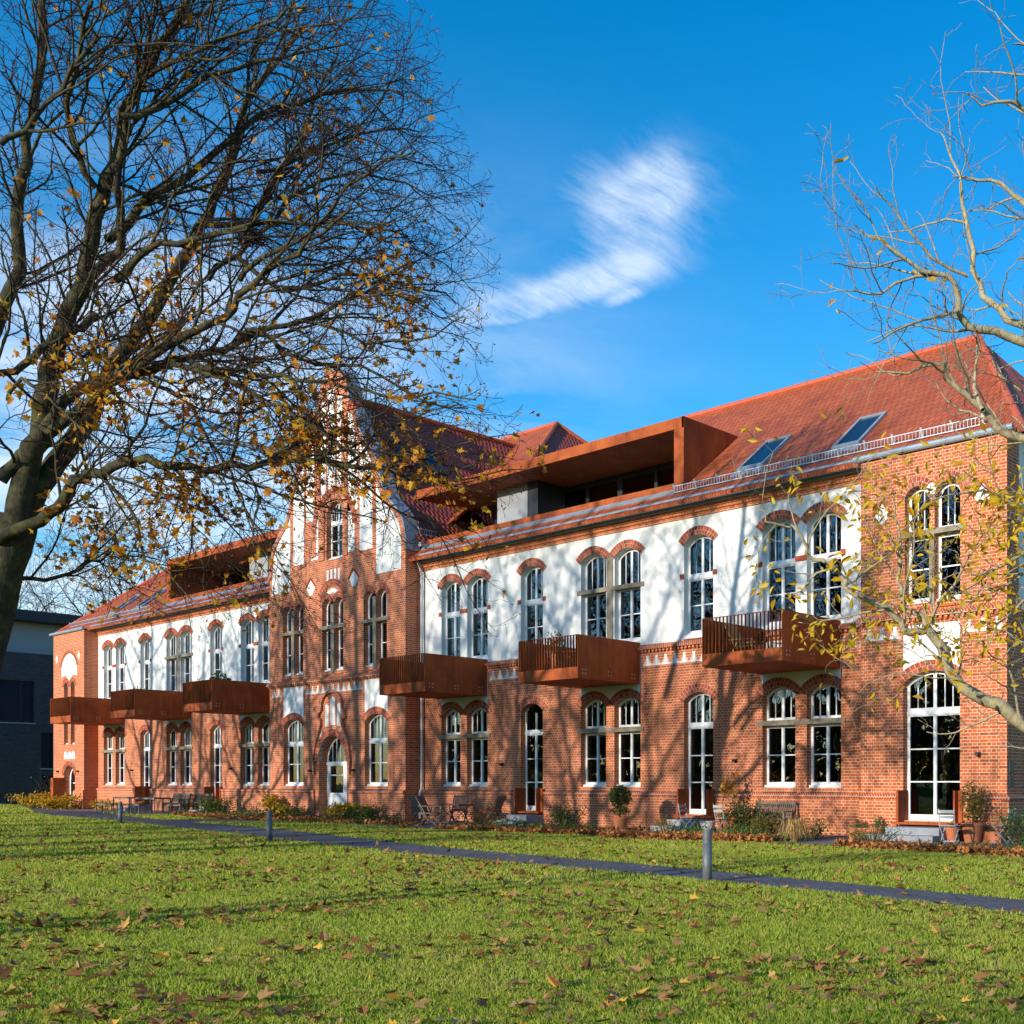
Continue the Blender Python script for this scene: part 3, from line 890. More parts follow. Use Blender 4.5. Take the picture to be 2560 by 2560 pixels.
# portal: keyhole moulding, white slits, door
hood(DOOR[0], DOOR[1], 2.35, 1.06, YP, ring=0.26, proud=0.07, n=22, ext=0.0)
key = MB()
kp = [(1.36, 1.75), (1.42, 2.35), (1.36, 2.75), (1.2, 3.2), (0.96, 3.6), (0.86, 3.85), (0.86, 4.08), (1.06, 4.12), (0.98, 4.36), (0.80, 4.5), (0.79, 4.75), (0.66, 5.0), (0.36, 5.18), (0, 5.25)]
for s in (-1, 1):
    for p0, p1 in zip(kp[:-1], kp[1:]):
        key.bar((-43.15 + s * p0[0], YP - 0.05, p0[1]), (-43.15 + s * p1[0], YP - 0.05, p1[1]), 0.10, 0.13, (0, 1, 0))
key.build('portal_moulding', M['header'], house)
k = MB()
for xa, xb, z0, z1 in ((-43.74, -43.48, 3.78, 4.75), (-43.32, -42.98, 3.82, 5.03), (-42.82, -42.56, 3.78, 4.75)):
    k.plate([(xa, z0), (xb, z0), (xb, z1 - .1), ((xa + xb) / 2, z1), (xa, z1 - .1)], (), YP - .005, YP + .02, back=False)
for s in (-1, 1):
    k.plate([(-43.15 + s * 1.30, 2.5), (-43.15 + s * 1.24, 3.05), (-43.15 + s * 0.95, 3.6), (-43.15 + s * 0.86, 3.9), (-43.15 + s * 0.84, 3.5), (-43.15 + s * 1.12, 3.1)], (), YP - .005, YP + .02, back=False)
k.build('plaster_panel', M['plaster'], house)
yd = YP + 0.36
d = MB(); xa, xb = DOOR[0] + 0.01, DOOR[1] - 0.01
top = arc(xa, xb, 2.35, 1.04, 16)[0]
d.plate([(xa, 0.05), (xb, 0.05)] + top, [[(xa + .1, 2.3), (xb - .1, 2.3)] + arc(xa + .1, xb - .1, 2.36, .93, 14)[0], [(-43.95, 1.75), (-42.95, 1.75), (-42.95, 2.12), (-43.95, 2.12)], [(-43.95, 0.98), (-42.95, 0.98), (-42.95, 1.70), (-43.95, 1.70)]], yd, yd + 0.06)
for i in range(1, 6):
    x = xa + 0.1 + (xb - xa - .2) * i / 6; d.box(x - .02, x + .02, yd + .01, yd + .04, 2.3, 2.36 + math.sqrt(max(.93 ** 2 - (x - (xa + xb) / 2) ** 2, 0)))
d.box(-44.1, -42.8, yd - .03, yd - .002, 0.08, 0.92); d.box(xa, xb, yd - .04, yd - .002, 2.17, 2.27)
dd = d.build('door', M['white'], house)
d = MB(); d.box(-44.1, -42.2, yd + 0.03, yd + 0.035, 0.6, 3.3); d.build('pane', M['glass'], dd)
d = MB(); d.tube([(-42.72, yd - .09, 1.1), (-42.72, yd - .09, 1.28)], .015, 8); d.tube([(-42.72, yd - .09, 1.19), (-42.72, yd, 1.19)], .012, 8); d.build('handle', M['galv'], dd)

# right pavilion
w = MB()
w.plate([(-16.7, -0.2), (-12.4, -0.2), (-12.4, 10.06), (-16.7, 10.06)], [opening(-15.37, -13.70, 0.42, 4.0, 0.32), opening(-15.32, -14.58, 6.08, 8.86, 0.28), opening(-14.43, -13.69, 6.08, 8.86, 0.28)], YP, YP + 0.45)
w.box(-12.85, -12.4, YP + 0.45, YP + 0.66, -0.2, 10.06); w.box(-12.85, -12.45, YP + 0.66, 38, -0.2, 5.8); w.box(-16.7, -16.3, YP + .45, 31, -0.2, 10.06)
w.build('pavilion_wall', M['brick'], house)
w = MB(); w.box(-12.85, -12.43, YP + 0.66, 38, 5.8, 10.06); w.build('plaster_wall', M['plaster'], house)
courses(-16.7, -12.4, YP, [(-15.52, -13.55)])
k = MB(); k.box(-12.398, -12.30, YP - 0.10, YP + 2.2, -0.25, 0.985); k.build('plinth', M['brick'], house)
k = MB(); k.plate([(0.101, 0.985), (0.125, 1.0), (0.125, 1.04), (0.10, 1.09), (0.05, 1.115), (0.003, 1.12), (0.003, 0.985)], (), YP - 0.12, YP + 2.2, lambda p, q, d: (-12.4 + p, d, q)); k.build('plinth_moulding', M['header'], house)
triangles(-16.64, -15.42, YP); triangles(-13.66, -12.44, YP)
door_window(-15.37, -13.70, 0.42, 4.0, 0.32, 3.20, 3.30, YP, ups=2); hood(-15.37, -13.70, 4.0, 0.32, YP, proud=0.03)
pts, xc, zc, rad, an = arc(-15.37, -13.70, 4.0, 0.32); rr = rad + 0.28; aa = math.asin(0.835 / rr)
k = MB(); k.plate([(-13.70, 5.52), (-15.37, 5.52)] + [(xc + rr * math.sin(-aa + 2 * aa * i / 12), zc + rr * math.cos(-aa + 2 * aa * i / 12)) for i in range(13)], (), YP - .005, YP + .02, back=False); k.build('plaster_panel', M['plaster'], house)
for p, q in ((-15.32, -14.58), (-14.43, -13.69)):
    window(p, q, 6.08, 8.86, 0.28, 7.80, 7.98, YP, split=False, ups=2); hood(p, q, 8.86, 0.28, YP, ring=0.25, proud=0.03, n=11)
    s = MB(); s.plate([(-0.05, 5.93), (0.20, 6.075), (0.20, 5.93)], (), p, q, lambda u, v, e: (e, YP + u, v)); s.build('window_ledge', M['header'], house)
s = MB(); s.box(-15.5, -13.51, YP - 0.03, YP + 0.18, 7.83, 7.97); s.box(-14.577, -14.433, YP - 0.03, YP + .2, 6.0, 7.828); s.build('stone_cross', M['stone'], house)
k = MB(); k.plate([(-14.62, 8.85), (-14.39, 8.85), (-14.36, 9.08), (-14.5, 9.16), (-14.65, 9.08)], (), YP - .04, YP + .01, back=False); k.build('plaster_panel', M['plaster'], house)
for cx_, cz_ in ((-16.02, 8.55), (-13.05, 8.6)):
    k = MB(); k.plate([(cx_ - .24, cz_ - .02), (cx_ - 0.02, cz_ - .30), (cx_ + .24, cz_ - .02), (cx_, cz_ + .30)], (), YP - 0.005, YP + .02, back=False); k.build('plaster_panel', M['plaster'], house)
    k = MB(); k.bar((cx_ - .28, YP - .02, cz_ - .0), (cx_, YP - .02, cz_ + .36), 0.05, 0.07, (0, 1, 0)); k.bar((cx_, YP - .02, cz_ + .36), (cx_ + .28, YP - .02, cz_), 0.05, 0.07, (0, 1, 0)); k.build('brick_drip', M['arch'], house)
k = MB(); k.box(-12.396, -12.375, YP + 0.10, YP + 0.32, 1.66, 1.95); k.box(-12.396, -12.375, YP + 0.10, YP + 0.32, 1.3, 1.59); k.build('name_plate', M['dark'], house)

# left pavilion
LX0, LX1 = -73.7, -69.2
w = MB()
w.plate([(LX0, -0.2), (LX1, -0.2), (LX1, 10.06), (LX0, 10.06)], [[(-72.1, -0.1), (-70.5, -0.1)] + arc(-72.1, -70.5, 1.85, 0.55)[0], opening(-72.1, -71.5, 3.62, 6.95, 0.27), opening(-71.1, -70.52, 3.62, 6.95, 0.27)], YP, YP + 0.45)
w.box(LX1 - 0.4, LX1, YP + 0.45, 31, -0.2, 10.06); w.box(LX0, LX0 + 0.4, YP + 0.45, 38, -0.2, 10.06)
w.build('pavilion_wall', M['brick'], house)
pl = MB(); pl.box(LX0, -72.2, YP - .1, YP - .002, -0.25, .985); pl.box(-70.4, LX1, YP - .1, YP - .002, -0.25, .985); pl.box(LX1 + .002, LX1 + .1, YP - .1, YM - .002, -.25, .985); pl.build('plinth', M['brick'], house)
pl = MB(); pl.box(BX1 + .002, BX1 + .1, YP - .1, YM - .103, -.25, .985); pl.build('plinth', M['brick'], house)
for p, q in ((-72.1, -71.5), (-71.1, -70.52)):
    window(p, q, 3.62, 6.95, 0.27, 6.2, 6.35, YP, split=False, ups=0, bars=3); hood(p, q, 6.95, 0.27, YP, ring=0.24, proud=.03, n=9)
hood(-72.1, -70.5, 1.85, 0.55, YP, ring=0.25, proud=.05, n=16)
k = MB(); k.plate([(-72.1, 2.78), (-70.5, 2.78), (-70.5, 3.1)] + arc(-71.0, -70.52, 3.0, .22, 6)[0] + arc(-71.52, -71.08, 3.0, .22, 6)[0] + arc(-72.08, -71.6, 3.0, .22, 6)[0] + [(-72.1, 3.0)], (), YP - .005, YP + .02, back=False)
k.build('plaster_panel', M['plaster'], house)
k = MB(); k.plate([(-72.45, 7.45), (-72.3, 7.6), (-71.8, 7.62), (-71.3, 7.3), (-70.8, 7.62), (-70.3, 7.6), (-70.2, 7.45), (-70.2, 8.1)] + arc(-72.45, -70.2, 8.1, 0.75, 14)[0], (), YP - .005, YP + .02, back=False); k.build('plaster_panel', M['plaster'], house)
hood(-72.45, -70.2, 8.1, 0.76, YP, ring=0.2, proud=.03, n=18, ext=0)
for cx_, cz_ in ((-73.2, 8.65), (-69.95, 8.66)):
    k = MB(); k.plate([(cx_ - .17, cz_ - .02), (cx_, cz_ - .26), (cx_ + .17, cz_ - .02), (cx_, cz_ + .28)], (), YP - 0.005, YP + .02, back=False); k.build('plaster_panel', M['plaster'], house)
d = MB(); d.plate([(-72.09, 0), (-70.51, 0)] + arc(-72.09, -70.51, 1.85, 0.54)[0], [[(-71.9, .9), (-70.7, .9), (-70.7, 1.35), (-71.9, 1.35)], [(-71.9, 1.42), (-70.7, 1.42), (-70.7, 1.85)] + arc(-71.9, -70.7, 1.86, .38)[0]], YP + .30, YP + .36)
dd = d.build('door', M['white'], house)
d = MB(); d.box(-72, -70.6, YP + .33, YP + .335, .8, 2.3); d.build('pane', M['glass'], dd)

# back and end walls, inner rooms
w = MB(); w.box(LX0 + .4, -12.85, 37.5, 37.9, -0.2, 10.0); w.build('back_wall', M['brick'], house)
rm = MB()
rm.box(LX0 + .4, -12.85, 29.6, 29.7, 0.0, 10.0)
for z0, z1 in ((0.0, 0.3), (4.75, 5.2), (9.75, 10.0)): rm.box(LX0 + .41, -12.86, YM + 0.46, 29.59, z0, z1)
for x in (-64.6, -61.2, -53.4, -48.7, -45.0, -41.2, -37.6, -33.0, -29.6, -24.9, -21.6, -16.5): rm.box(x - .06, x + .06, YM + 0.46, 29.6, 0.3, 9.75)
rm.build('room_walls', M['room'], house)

# roof
SLP = 0.838; YE, ZE = 25.32, 10.12; TH = math.atan(SLP); LEN = (31.65 - YE) / math.cos(TH)
rf = lambda a, b, d: (a, YE + b * math.cos(TH) - d * math.sin(TH) * -1, ZE + b * math.sin(TH) + d * math.cos(TH) * -1)
rz = lambda y: ZE + (y - YE) * SLP
sy = lambda y: (y - YE) / math.cos(TH)
DORM = [(-38.6, -24.08), (-60.95, -47.6)]
roof = MB()
hl = [[(a + .1, sy(26.3)), (b - .1, sy(26.3)), (b - .1, sy(28.9)), (a + .1, sy(28.9))] for a, b in DORM]
roof.plate([(-74.1, 0), (-12.05, 0), (-16.55, LEN), (-69.8, LEN)], hl, 0, 0.09, rf)
ro = roof.build('roof', M['roofx'], house)
ym2 = 2 * 31.65 - YE
roof = MB(); zr = rz(31.65)
roof.add([(-16.55, 31.65, zr), (-12.05, YE, ZE), (-12.05, ym2, ZE)], [(0, 1, 2)]); roof.add([(-69.8, 31.65, zr), (-74.1, YE, ZE), (-74.1, ym2, ZE)], [(0, 2, 1)])
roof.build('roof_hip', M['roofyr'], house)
roof = MB(); roof.add([(-74.1, ym2, ZE), (-12.05, ym2, ZE), (-16.55, 31.65, zr), (-69.8, 31.65, zr)], [(0, 1, 2, 3)]); roof.build('roof', M['roofx'], house)


def ridge_line(p, q, name='ridge_tiles', r=0.11):
    p, q = Vector(p), Vector(q); n = max(2, int((q - p).length / 0.36)); mb = MB()
    for i in range(n):
        a, b = p.lerp(q, i / n), p.lerp(q, (i + 1.08) / n)
        mb.tube([a, b], [r * 1.06, r * 0.92], 9)
    o = mb.build(name, M['ridge'], house, smooth=False); return o


ridge_line((-69.8, 31.65, zr + .02), (-16.55, 31.65, zr + .02)); ridge_line((-16.55, 31.65, zr + .02), (-12.05, YE, ZE + .03)); ridge_line((-69.8, 31.65, zr + .02), (-74.1, YE, ZE + .03))
# bay roof, ridge into the hill of the stair tower roof
br = MB(); BZ, BE = 17.75, 10.75
br.add([(BC, YP + .42, BZ), (BC, 36, BZ), (-37.55, 36, BE), (-37.55, YP + .42, BE)], [(0, 1, 2, 3)]); br.add([(BC, YP + .42, BZ), (BC, 36, BZ), (-48.75, 36, BE), (-48.75, YP + .42, BE)], [(0, 3, 2, 1)])
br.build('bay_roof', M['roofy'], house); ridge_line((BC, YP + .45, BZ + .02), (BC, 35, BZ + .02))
tw = MB(); ax0, ax1, ay, az = -46.2, -41.75, 35.4, 18.95; e = (-49.6, -38.4, 31.6, 42.0, 15.2)
tw.add([(ax0, ay + .8, az), (ax1, ay + .8, az), (e[1], e[2], e[4]), (e[0], e[2], e[4]), (e[1], e[3], e[4]), (e[0], e[3], e[4])], [(0, 1, 2, 3), (0, 1, 4, 5), (0, 3, 5)])
tw.build('tower_roof', M['roofx'], house)
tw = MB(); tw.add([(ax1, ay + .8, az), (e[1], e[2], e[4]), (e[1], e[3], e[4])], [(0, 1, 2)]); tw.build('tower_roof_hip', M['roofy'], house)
tw = MB(); tw.box(-49.2, -38.8, 32.1, 41.6, 9.5, 15.2); tw.build('tower_wall', M['brick'], house)
ridge_line((ax0, ay + .8, az), (ax1, ay + .8, az)); ridge_line((ax1, ay + .8, az), (e[1], e[2], e[4])); ridge_line((ax1, ay + .8, az), (e[1], e[3], e[4]))

# gutters, downpipes, snow guards
for a, b in ((-37.45, -16.72), (-69.15, -48.6)):
    g = MB(); g.tube([(a, YM - .36, 10.21), (b, YM - .36, 10.21)], 0.125, 10)
    for i in range(int((b - a) / 0.9)): g.tube([(a + .4 + i * .9, YM - .36, 10.21), (a + .43 + i * .9, YM - .36, 10.21)], 0.134, 10)
    g.build('gutter', M['zinc'], house)
for a, b in ((-16.9, -12.2), (-73.95, -69.1)):
    g = MB(); g.tube([(a, YP - .07, 10.14), (b, YP - .07, 10.14)], 0.085, 10); g.build('gutter', M['zinc'], house)
for x in (-37.74,):
    g = MB(); g.tube([(x, YM - .36, 10.15), (x, YM - .22, 9.9), (x, YM - .12, 9.6), (x, YM - .12, 1.2), (x, YM - .2, 1.0), (x, YM - .2, 0)], 0.055, 10)
    for z in (8.0, 5.6, 3.2): g.tube([(x, YM - .12, z), (x, YM - .12, z + .04)], 0.066, 10)
    g.build('downpipe', M['galv'], house)
g = MB(); g.tube([(-37.55, YP + .4, 10.72), (-37.55, YM + 1.4, 10.72)], .09, 8); g.build('gutter', M['zinc'], house)


def snow_guard(p, q):
    p, q = Vector(p), Vector(q); mb = MB(); L = (q - p).length; d = (q - p).normalized()
    for dz in (0.06, 0.26): mb.bar(p + Vector((0, 0, dz)), q + Vector((0, 0, dz)), 0.025, 0.025)
    for i in range(int(L / 0.11)):
        a = p + d * (i * 0.11 + .05); mb.bar(a + Vector((0, 0, .06)), a + Vector((0, 0, .26)), 0.014, 0.014, (0, 1, 0))
    for i in range(int(L / 0.9) + 1):
        a = p + d * min(i * 0.9, L); mb.bar(a + Vector((0, 0.12, -.03)), a + Vector((0, -.02, .34)), 0.03, 0.06, (1, 0, 0))
    mb.build('snow_guard', M['galv'], house)


snow_guard((-24.2, 25.82, rz(25.82)), (-13.3, 25.82, rz(25.82))); snow_guard((-73.0, 25.82, rz(25.82)), (-62.2, 25.82, rz(25.82)))
snow_guard((-37.85, 25.75, 11.15), (-37.85, 26.6, 11.15))


def skylight(xa, xb, ya, yb):
    fr = MB(); sa, sb = sy(ya), sy(yb)
    fr.plate([(xa, sa), (xb, sa), (xb, sb), (xa, sb)], [[(xa + .09, sa + .12), (xb - .09, sa + .12), (xb - .09, sb - .1), (xa + .09, sb - .1)]], -0.10, 0.02, rf)
    o = fr.build('skylight', M['zinc'], house)
    g = MB(); g.plate([(xa + .08, sa + .1), (xb - .08, sa + .1), (xb - .08, sb - .09), (xa + .08, sb - .09)], (), -0.06, -0.05, rf); g.build('pane', GLASSBLUE, o)
    g = MB(); g.plate([(xa - .1, sa - .3), (xb + .1, sa - .3), (xb + .1, sa), (xa - .1, sa)], (), -0.03, 0.0, rf); g.build('flashing', M['zinc'], o)


m_, t_ = newmat('roof_glass'); principled(t_, (0.012, 0.022, 0.045), 0.03, 0.9); GLASSBLUE = m_
for a, b in ((-22.0, -21.0), (-18.45, -17.5)):
    skylight(a, b, 26.35, 27.85); skylight(*mir(a, b), 26.35, 27.85)
for y in (26.9, 28.3):   # two small ones on the bay roof
    fr = MB(); sl = (BZ - BE) / 5.6
    mp = lambda a, b, d: (BC + b / sl + d * .8, a, BZ - b + d * .6)
    fr.plate([(y, 1.9), (y + .8, 1.9), (y + .8, 3.1), (y, 3.1)], [[(y + .08, 1.98), (y + .72, 1.98), (y + .72, 3.02), (y + .08, 3.02)]], 0.0, 0.1, mp); o = fr.build('skylight', M['dark'], house)
    g = MB(); g.plate([(y + .07, 1.97), (y + .73, 1.97), (y + .73, 3.03), (y + .07, 3.03)], (), 0.05, 0.06, mp); g.build('pane', GLASSBLUE, o)


def dormer(xa, xb, post_right):
    yf, zb, zt = 26.15, 11.0, 13.10; yb = YE + (zt - ZE) / SLP + 0.02
    mb = MB()
    mb.box(xa, xb, yf, yf + 0.30, 12.75, zt)                       # fascia
    mb.box(xa, xb, yf + 0.30, yb, 12.98, zt)                       # top
    mb.box(xa + .02, xb - .02, yf + .30, 28.86, 12.75, 12.80)      # ceiling
    mb.box(xa, xb, yf - 0.05, yf + 0.25, 10.70, zb)                # lower fascia
    for xs, on in ((xa, not post_right), (xb, post_right)):
        if not on: continue
        x0, x1 = (xs - 0.42, xs) if post_right else (xs, xs + 0.42)
        mb.box(x0, x1, yf + .003, yf + 0.3, zb, 12.75)
        pl = [(yf, rz(yf) - .1), (yf, zt - .003), (yb, zt - .003)]
        xo = xs if post_right else xs + 0.08
        mb.plate(pl, (), xo - 0.08, xo + (0.004 if post_right else -0.004 - 0.08), lambda a, b, d: (d, a, b))
        mb.box(x0 + (0 if post_right else .08), x1 - (.08 if post_right else 0), yf + .3, 28.8, zb, 12.75)
    o = mb.build('dormer', M['corten'], house)
    fl = MB(); fl.box(xa + .1, xb - .1, yf + .25, 28.88, 10.9, 10.98); fl.build('loggia_floor', M['concrete'], o)
    bk = MB(); L = xb - xa; yb2 = 28.7
    n = 8
    bk.box(xa + .1, xb - .1, yb2, yb2 + .1, 12.55, 12.75); bk.box(xa + .1, xb - .1, yb2, yb2 + .1, 11.0, 11.2)
    for i in range(n + 1):
        x = xa + .1 + (L - .2) * i / n; bk.box(x - (.16 if i % 2 else .07), x + .07, yb2 - .02, yb2 + .12, 11.0, 12.75)
    bk.box(xa + .1, xb - .1, 28.85, 28.88, 10.95, 12.8)
    bk.build('loggia_frame', M['dark'], o)
    gl = MB(); gl.box(xa + .12, xb - .12, yb2 + .04, yb2 + .05, 11.2, 12.55); gl.build('pane', M['glass'], o)
    bx = MB(); gx = MB()
    px = [-34.1, -32.6] if post_right else [-53.6, -52.0]
    bx.box(px[0] + .9, px[1], 27.35, 28.69, 11.0, 12.75); gx.box(px[0] - .9, px[0] + .898, 27.35, 28.69, 11.0, 12.75)
    bx.build('loggia_panel', M['dark'], o); gx.build('loggia_panel', M['greypanel'], o)
    fb = MB(); fb.plate([(xa + .2, sy(25.85)), (xb - .1, sy(25.85)), (xb - .1, sy(26.09)), (xa + .2, sy(26.09))], (), -0.03, 0, rf); fb.build('flashing', M['zinc'], o)
    return o


dormer(-38.6, -24.08, True); dormer(-60.95, -47.7, False)

# wall lamps
for i, (x, y, z) in enumerate([(-13.17, YP, 2.13), (-21.73, YM, 2.08), (-32.88, YM, 2.08), (-44.85, YP, 1.92), (-41.52, YP, 1.92), (-53.42, YM, 2.08), (-64.57, YM, 2.08), (-72.9, YP, 2.05), (-69.95, YP, 2.05)]):
    l = MB(); l.box(x - .06, x + .06, y - .02, y - .001, z - .05, z + .05); l.box(x - .05, x + .05, y - .13, y - .021, z - .045, z + .045)
    l.build('wall_lamp', M['black'], house)

# ------------------------------------------------------------------ furniture and pots (built at the origin, front towards -y)
def part(mb, name, mat, root, bevel=0.0, smooth=False): return mb.build(name, mat, root, smooth, bevel)


def place(root, x, y, rz=0.0, z=None):
    root.location = (x, y, gzf(x, y) + 0.035 if z is None else z); root.rotation_euler = (0, 0, rz); return root


def make_teak_chair(label):
    r = thing('folding_chair', (0, 0, 0), label, 'chair', 'teak folding armchairs round the table')
    s = MB()
    for i in range(7): s.box(-.24, .24, -.25 + i * .07, -.19 + i * .07, .43, .45)
    s.box(-.26, -.241, -.26, .24, .41, .45); s.box(.241, .26, -.26, .24, .41, .45); part(s, 'seat', M['teak'], r)
    b = MB()
    for i in range(9):
        x = -.2 + i * .05; b.bar((x, .24, .50), (x, .42, .96), .04, .014, (0, 1, 0))
    b.bar((-.26, .43, .97), (.26, .43, .97), .03, .07); b.bar((-.26, .235, .48), (.26, .235, .48), .03, .06); part(b, 'backrest', M['teak'], r)
    for sx in (-.26, .26):
        l = MB(); l.bar((sx, -.34, 0), (sx, .24, .44), .03, .05, (1, 0, 0)); part(l, 'leg', M['teak'], r)
        l = MB(); l.bar((sx * .93, .42, 0), (sx * .93, -.22, .43), .03, .05, (1, 0, 0)); l.bar((sx, .0, .25), (sx, .44, 1.0), .03, .045, (1, 0, 0)); part(l, 'leg', M['teak'], r)
        a = MB(); a.bar((sx * 1.06, -.28, .66), (sx * 1.06, .34, .68), .055, .025); a.bar((sx * 1.03, -.2, .43), (sx * 1.03, -.24, .655), .03, .03); part(a, 'armrest', M['teak'], r)
    f = MB(); f.bar((-.26, -.30, .05), (.26, -.30, .05), .03, .03); f.bar((-.24, .36, .05), (.24, .36, .05), .03, .03); part(f, 'stretcher', M['teak'], r)
    return r


c1 = make_teak_chair('weathered teak folding armchair farthest left, its back to the downpipe')
place(c1, -34.0, 23.25, R(78))
place(dup(c1, (0, 0, 0), 0, 'teak folding armchair nearest the lawn, pulled up on the near side of the table'), -32.85, 22.85, R(120))
place(dup(c1, (0, 0, 0), 0, 'teak folding armchair half hidden behind the two front chairs, against the brick wall'), -34.1, 24.9, R(40))
place(dup(c1, (0, 0, 0), 0, 'grey teak folding armchair facing left, beside the concrete steps'), -32.0, 24.75, R(-75))


def make_folding_table(label, w=1.25, d=0.8):
    r = thing('folding_table', (0, 0, 0), label, 'table'); t = MB()
    for i in range(11): t.box(-w / 2, w / 2, -d / 2 + i * d / 11 + .004, -d / 2 + (i + 1) * d / 11 - .004, .70, .722)
    t.box(-w / 2 + .05, -w / 2 + .09, -d / 2, d / 2, .67, .70); t.box(w / 2 - .09, w / 2 - .05, -d / 2, d / 2, .67, .70); part(t, 'tabletop', M['teak'], r)
    for sy_ in (-d / 2 + .06, d / 2 - .06):
        l = MB(); l.tube([(-w / 2 + .1, sy_, 0), (w / 2 - .2, sy_, .69)], .014, 8); part(l, 'leg', M['black'], r)
        l = MB(); l.tube([(w / 2 - .1, sy_ * .9, 0), (-w / 2 + .2, sy_ * .9, .69)], .014, 8); part(l, 'leg', M['black'], r)
    f = MB(); f.tube([(-w / 2 + .12, -d / 2 + .06, .03), (-w / 2 + .12, d / 2 - .06, .03)], .011, 8); f.tube([(w / 2 - .12, -d / 2 + .06, .03), (w / 2 - .12, d / 2 - .06, .03)], .011, 8); part(f, 'stretcher', M['black'], r)
    return r


place(make_folding_table('slatted folding table with thin black crossed legs, between the teak armchairs'), -33.05, 23.95, R(8))


def make_bistro(label):
    r = thing('bistro_chair', (0, 0, 0), label, 'chair', 'grey metal bistro chairs by the house'); f = MB()
    for sx in (-.19, .19):
        f.bar((sx, -.20, .0), (sx, .19, .45), .014, .026, (1, 0, 0)); f.bar((sx, .19, .45), (sx, .26, .86), .014, .026, (1, 0, 0)); f.bar((sx, .19, .45), (sx, .16, .43), .014, .026, (1, 0, 0))
        f.bar((sx * .9, .22, .0), (sx * .9, -.19, .44), .014, .026, (1, 0, 0))
    f.bar((-.19, -.14, .08), (.19, -.14, .08), .012, .012); f.bar((-.17, .16, .08), (.17, .16, .08), .012, .012); part(f, 'frame', M['chairmetal'], r)
    s = MB()
    for i in range(8): s.box(-.2, .2, -.20 + i * .05, -.165 + i * .05, .442, .458)
    part(s, 'seat', M['chairmetal'], r)
    for z in (.66, .79):
        b = MB(); b.bar((-.21, .235 + (z - .66) * .17, z), (.21, .235 + (z - .66) * .17, z), .014, .075); part(b, 'back_slat', M['chairmetal'], r)
    return r


b1 = make_bistro('pale metal folding bistro chair standing on the terrace before the dark steps')
place(b1, -22.1, 24.25, R(100))
place(dup(b1, (0, 0, 0), 0, 'grey bistro chair seen from behind, beside the terracotta pot and round green shrub'), -20.95, 24.5, R(170))
place(dup(b1, (0, 0, 0), 0, 'grey bistro chair with its back to the viewer, before the tall garden door'), -13.1, 23.6, R(190))
place(dup(b1, (0, 0, 0), 0, 'grey bistro chair seen from the side at the dark brick corner'), -12.3, 24.75, R(-88))


def make_bench(label, w=1.5, mat='teak', group=None):
    r = thing('garden_bench', (0, 0, 0), label, 'bench', group); s = MB()
    for i in range(6): s.box(-w / 2, w / 2, -.24 + i * .08, -.17 + i * .08, .42, .445)
    part(s, 'seat', M[mat], r)
    b = MB(); n = int(w / .075)
    for i in range(n): x = -w / 2 + .06 + i * (w - .12) / (n - 1); b.bar((x, .25, .50), (x, .36, .86), .04, .016, (0, 1, 0))
    b.bar((-w / 2, .37, .89), (w / 2, .37, .89), .035, .08); b.bar((-w / 2, .25, .49), (w / 2, .25, .49), .035, .06); part(b, 'backrest', M[mat], r)
    for sx in (-w / 2 + .03, w / 2 - .03):
        l = MB(); l.box(sx - .03, sx + .03, -.24, -.18, 0, .64); part(l, 'leg', M[mat], r)
        l = MB(); l.box(sx - .03, sx + .03, .20, .26, 0, .5); l.bar((sx, .23, .49), (sx, .37, .93), .06, .05, (1, 0, 0)); part(l, 'leg', M[mat], r)
        l = MB(); l.box(sx - .035, sx + .035, -.27, .30, .64, .67); part(l, 'armrest', M[mat], r)
    return r


place(make_bench('weathered wooden slat bench against the brick wall behind the green shrub'), -20.0, 25.35)
place(make_bench('dark brown bench below the left wing, the left one of two at the wall', 1.9, 'teak', 'dark benches under the left wing'), -58.0, 25.3)
place(make_bench('dark brown bench below the left wing, the right one of two at the wall', 1.9, 'teak', 'dark benches under the left wing'), -55.6, 25.3)
r = thing('side_table', (0, 0, 0), 'small wooden table top on thin legs in front of the slat bench', 'table'); t = MB()
t.lathe([(.0, .70), (.42, .70), (.42, .725), (0, .725)], k=20); part(t, 'tabletop', M['teak'], r)
for a in range(3):
    l = MB(); l.tube([(.25 * math.cos(a * 2.1), .25 * math.sin(a * 2.1), .70), (-.22 * math.cos(a * 2.1), -.22 * math.sin(a * 2.1), 0)], .013, 8); part(l, 'leg', M['black'], r)
place(r, -20.25, 24.75)


def make_frame_table(w, d, h, name, label, cat, group):
    r = thing(name, (0, 0, 0), label, cat, group); t = MB()
    for i in range(5): t.box(-w / 2, w / 2, -d / 2 + i * d / 5 + .004, -d / 2 + (i + 1) * d / 5 - .004, h - .035, h)
    part(t, 'tabletop' if cat == 'table' else 'seat', M['teak'], r)
    for sx in (-w / 2 + .03, w / 2 - .03):
        for sy_ in (-d / 2 + .03, d / 2 - .03):
            l = MB(); l.box(sx - .022, sx + .022, sy_ - .022, sy_ + .022, 0, h - .036); part(l, 'leg', M['greyframe'], r)
    f = MB(); f.box(-w / 2 + .01, w / 2 - .01, -d / 2 + .01, -d / 2 + .04, h - .08, h - .037); f.box(-w / 2 + .01, w / 2 - .01, d / 2 - .04, d / 2 - .01, h - .08, h - .037); part(f, 'rail', M['greyframe'], r)
    return r


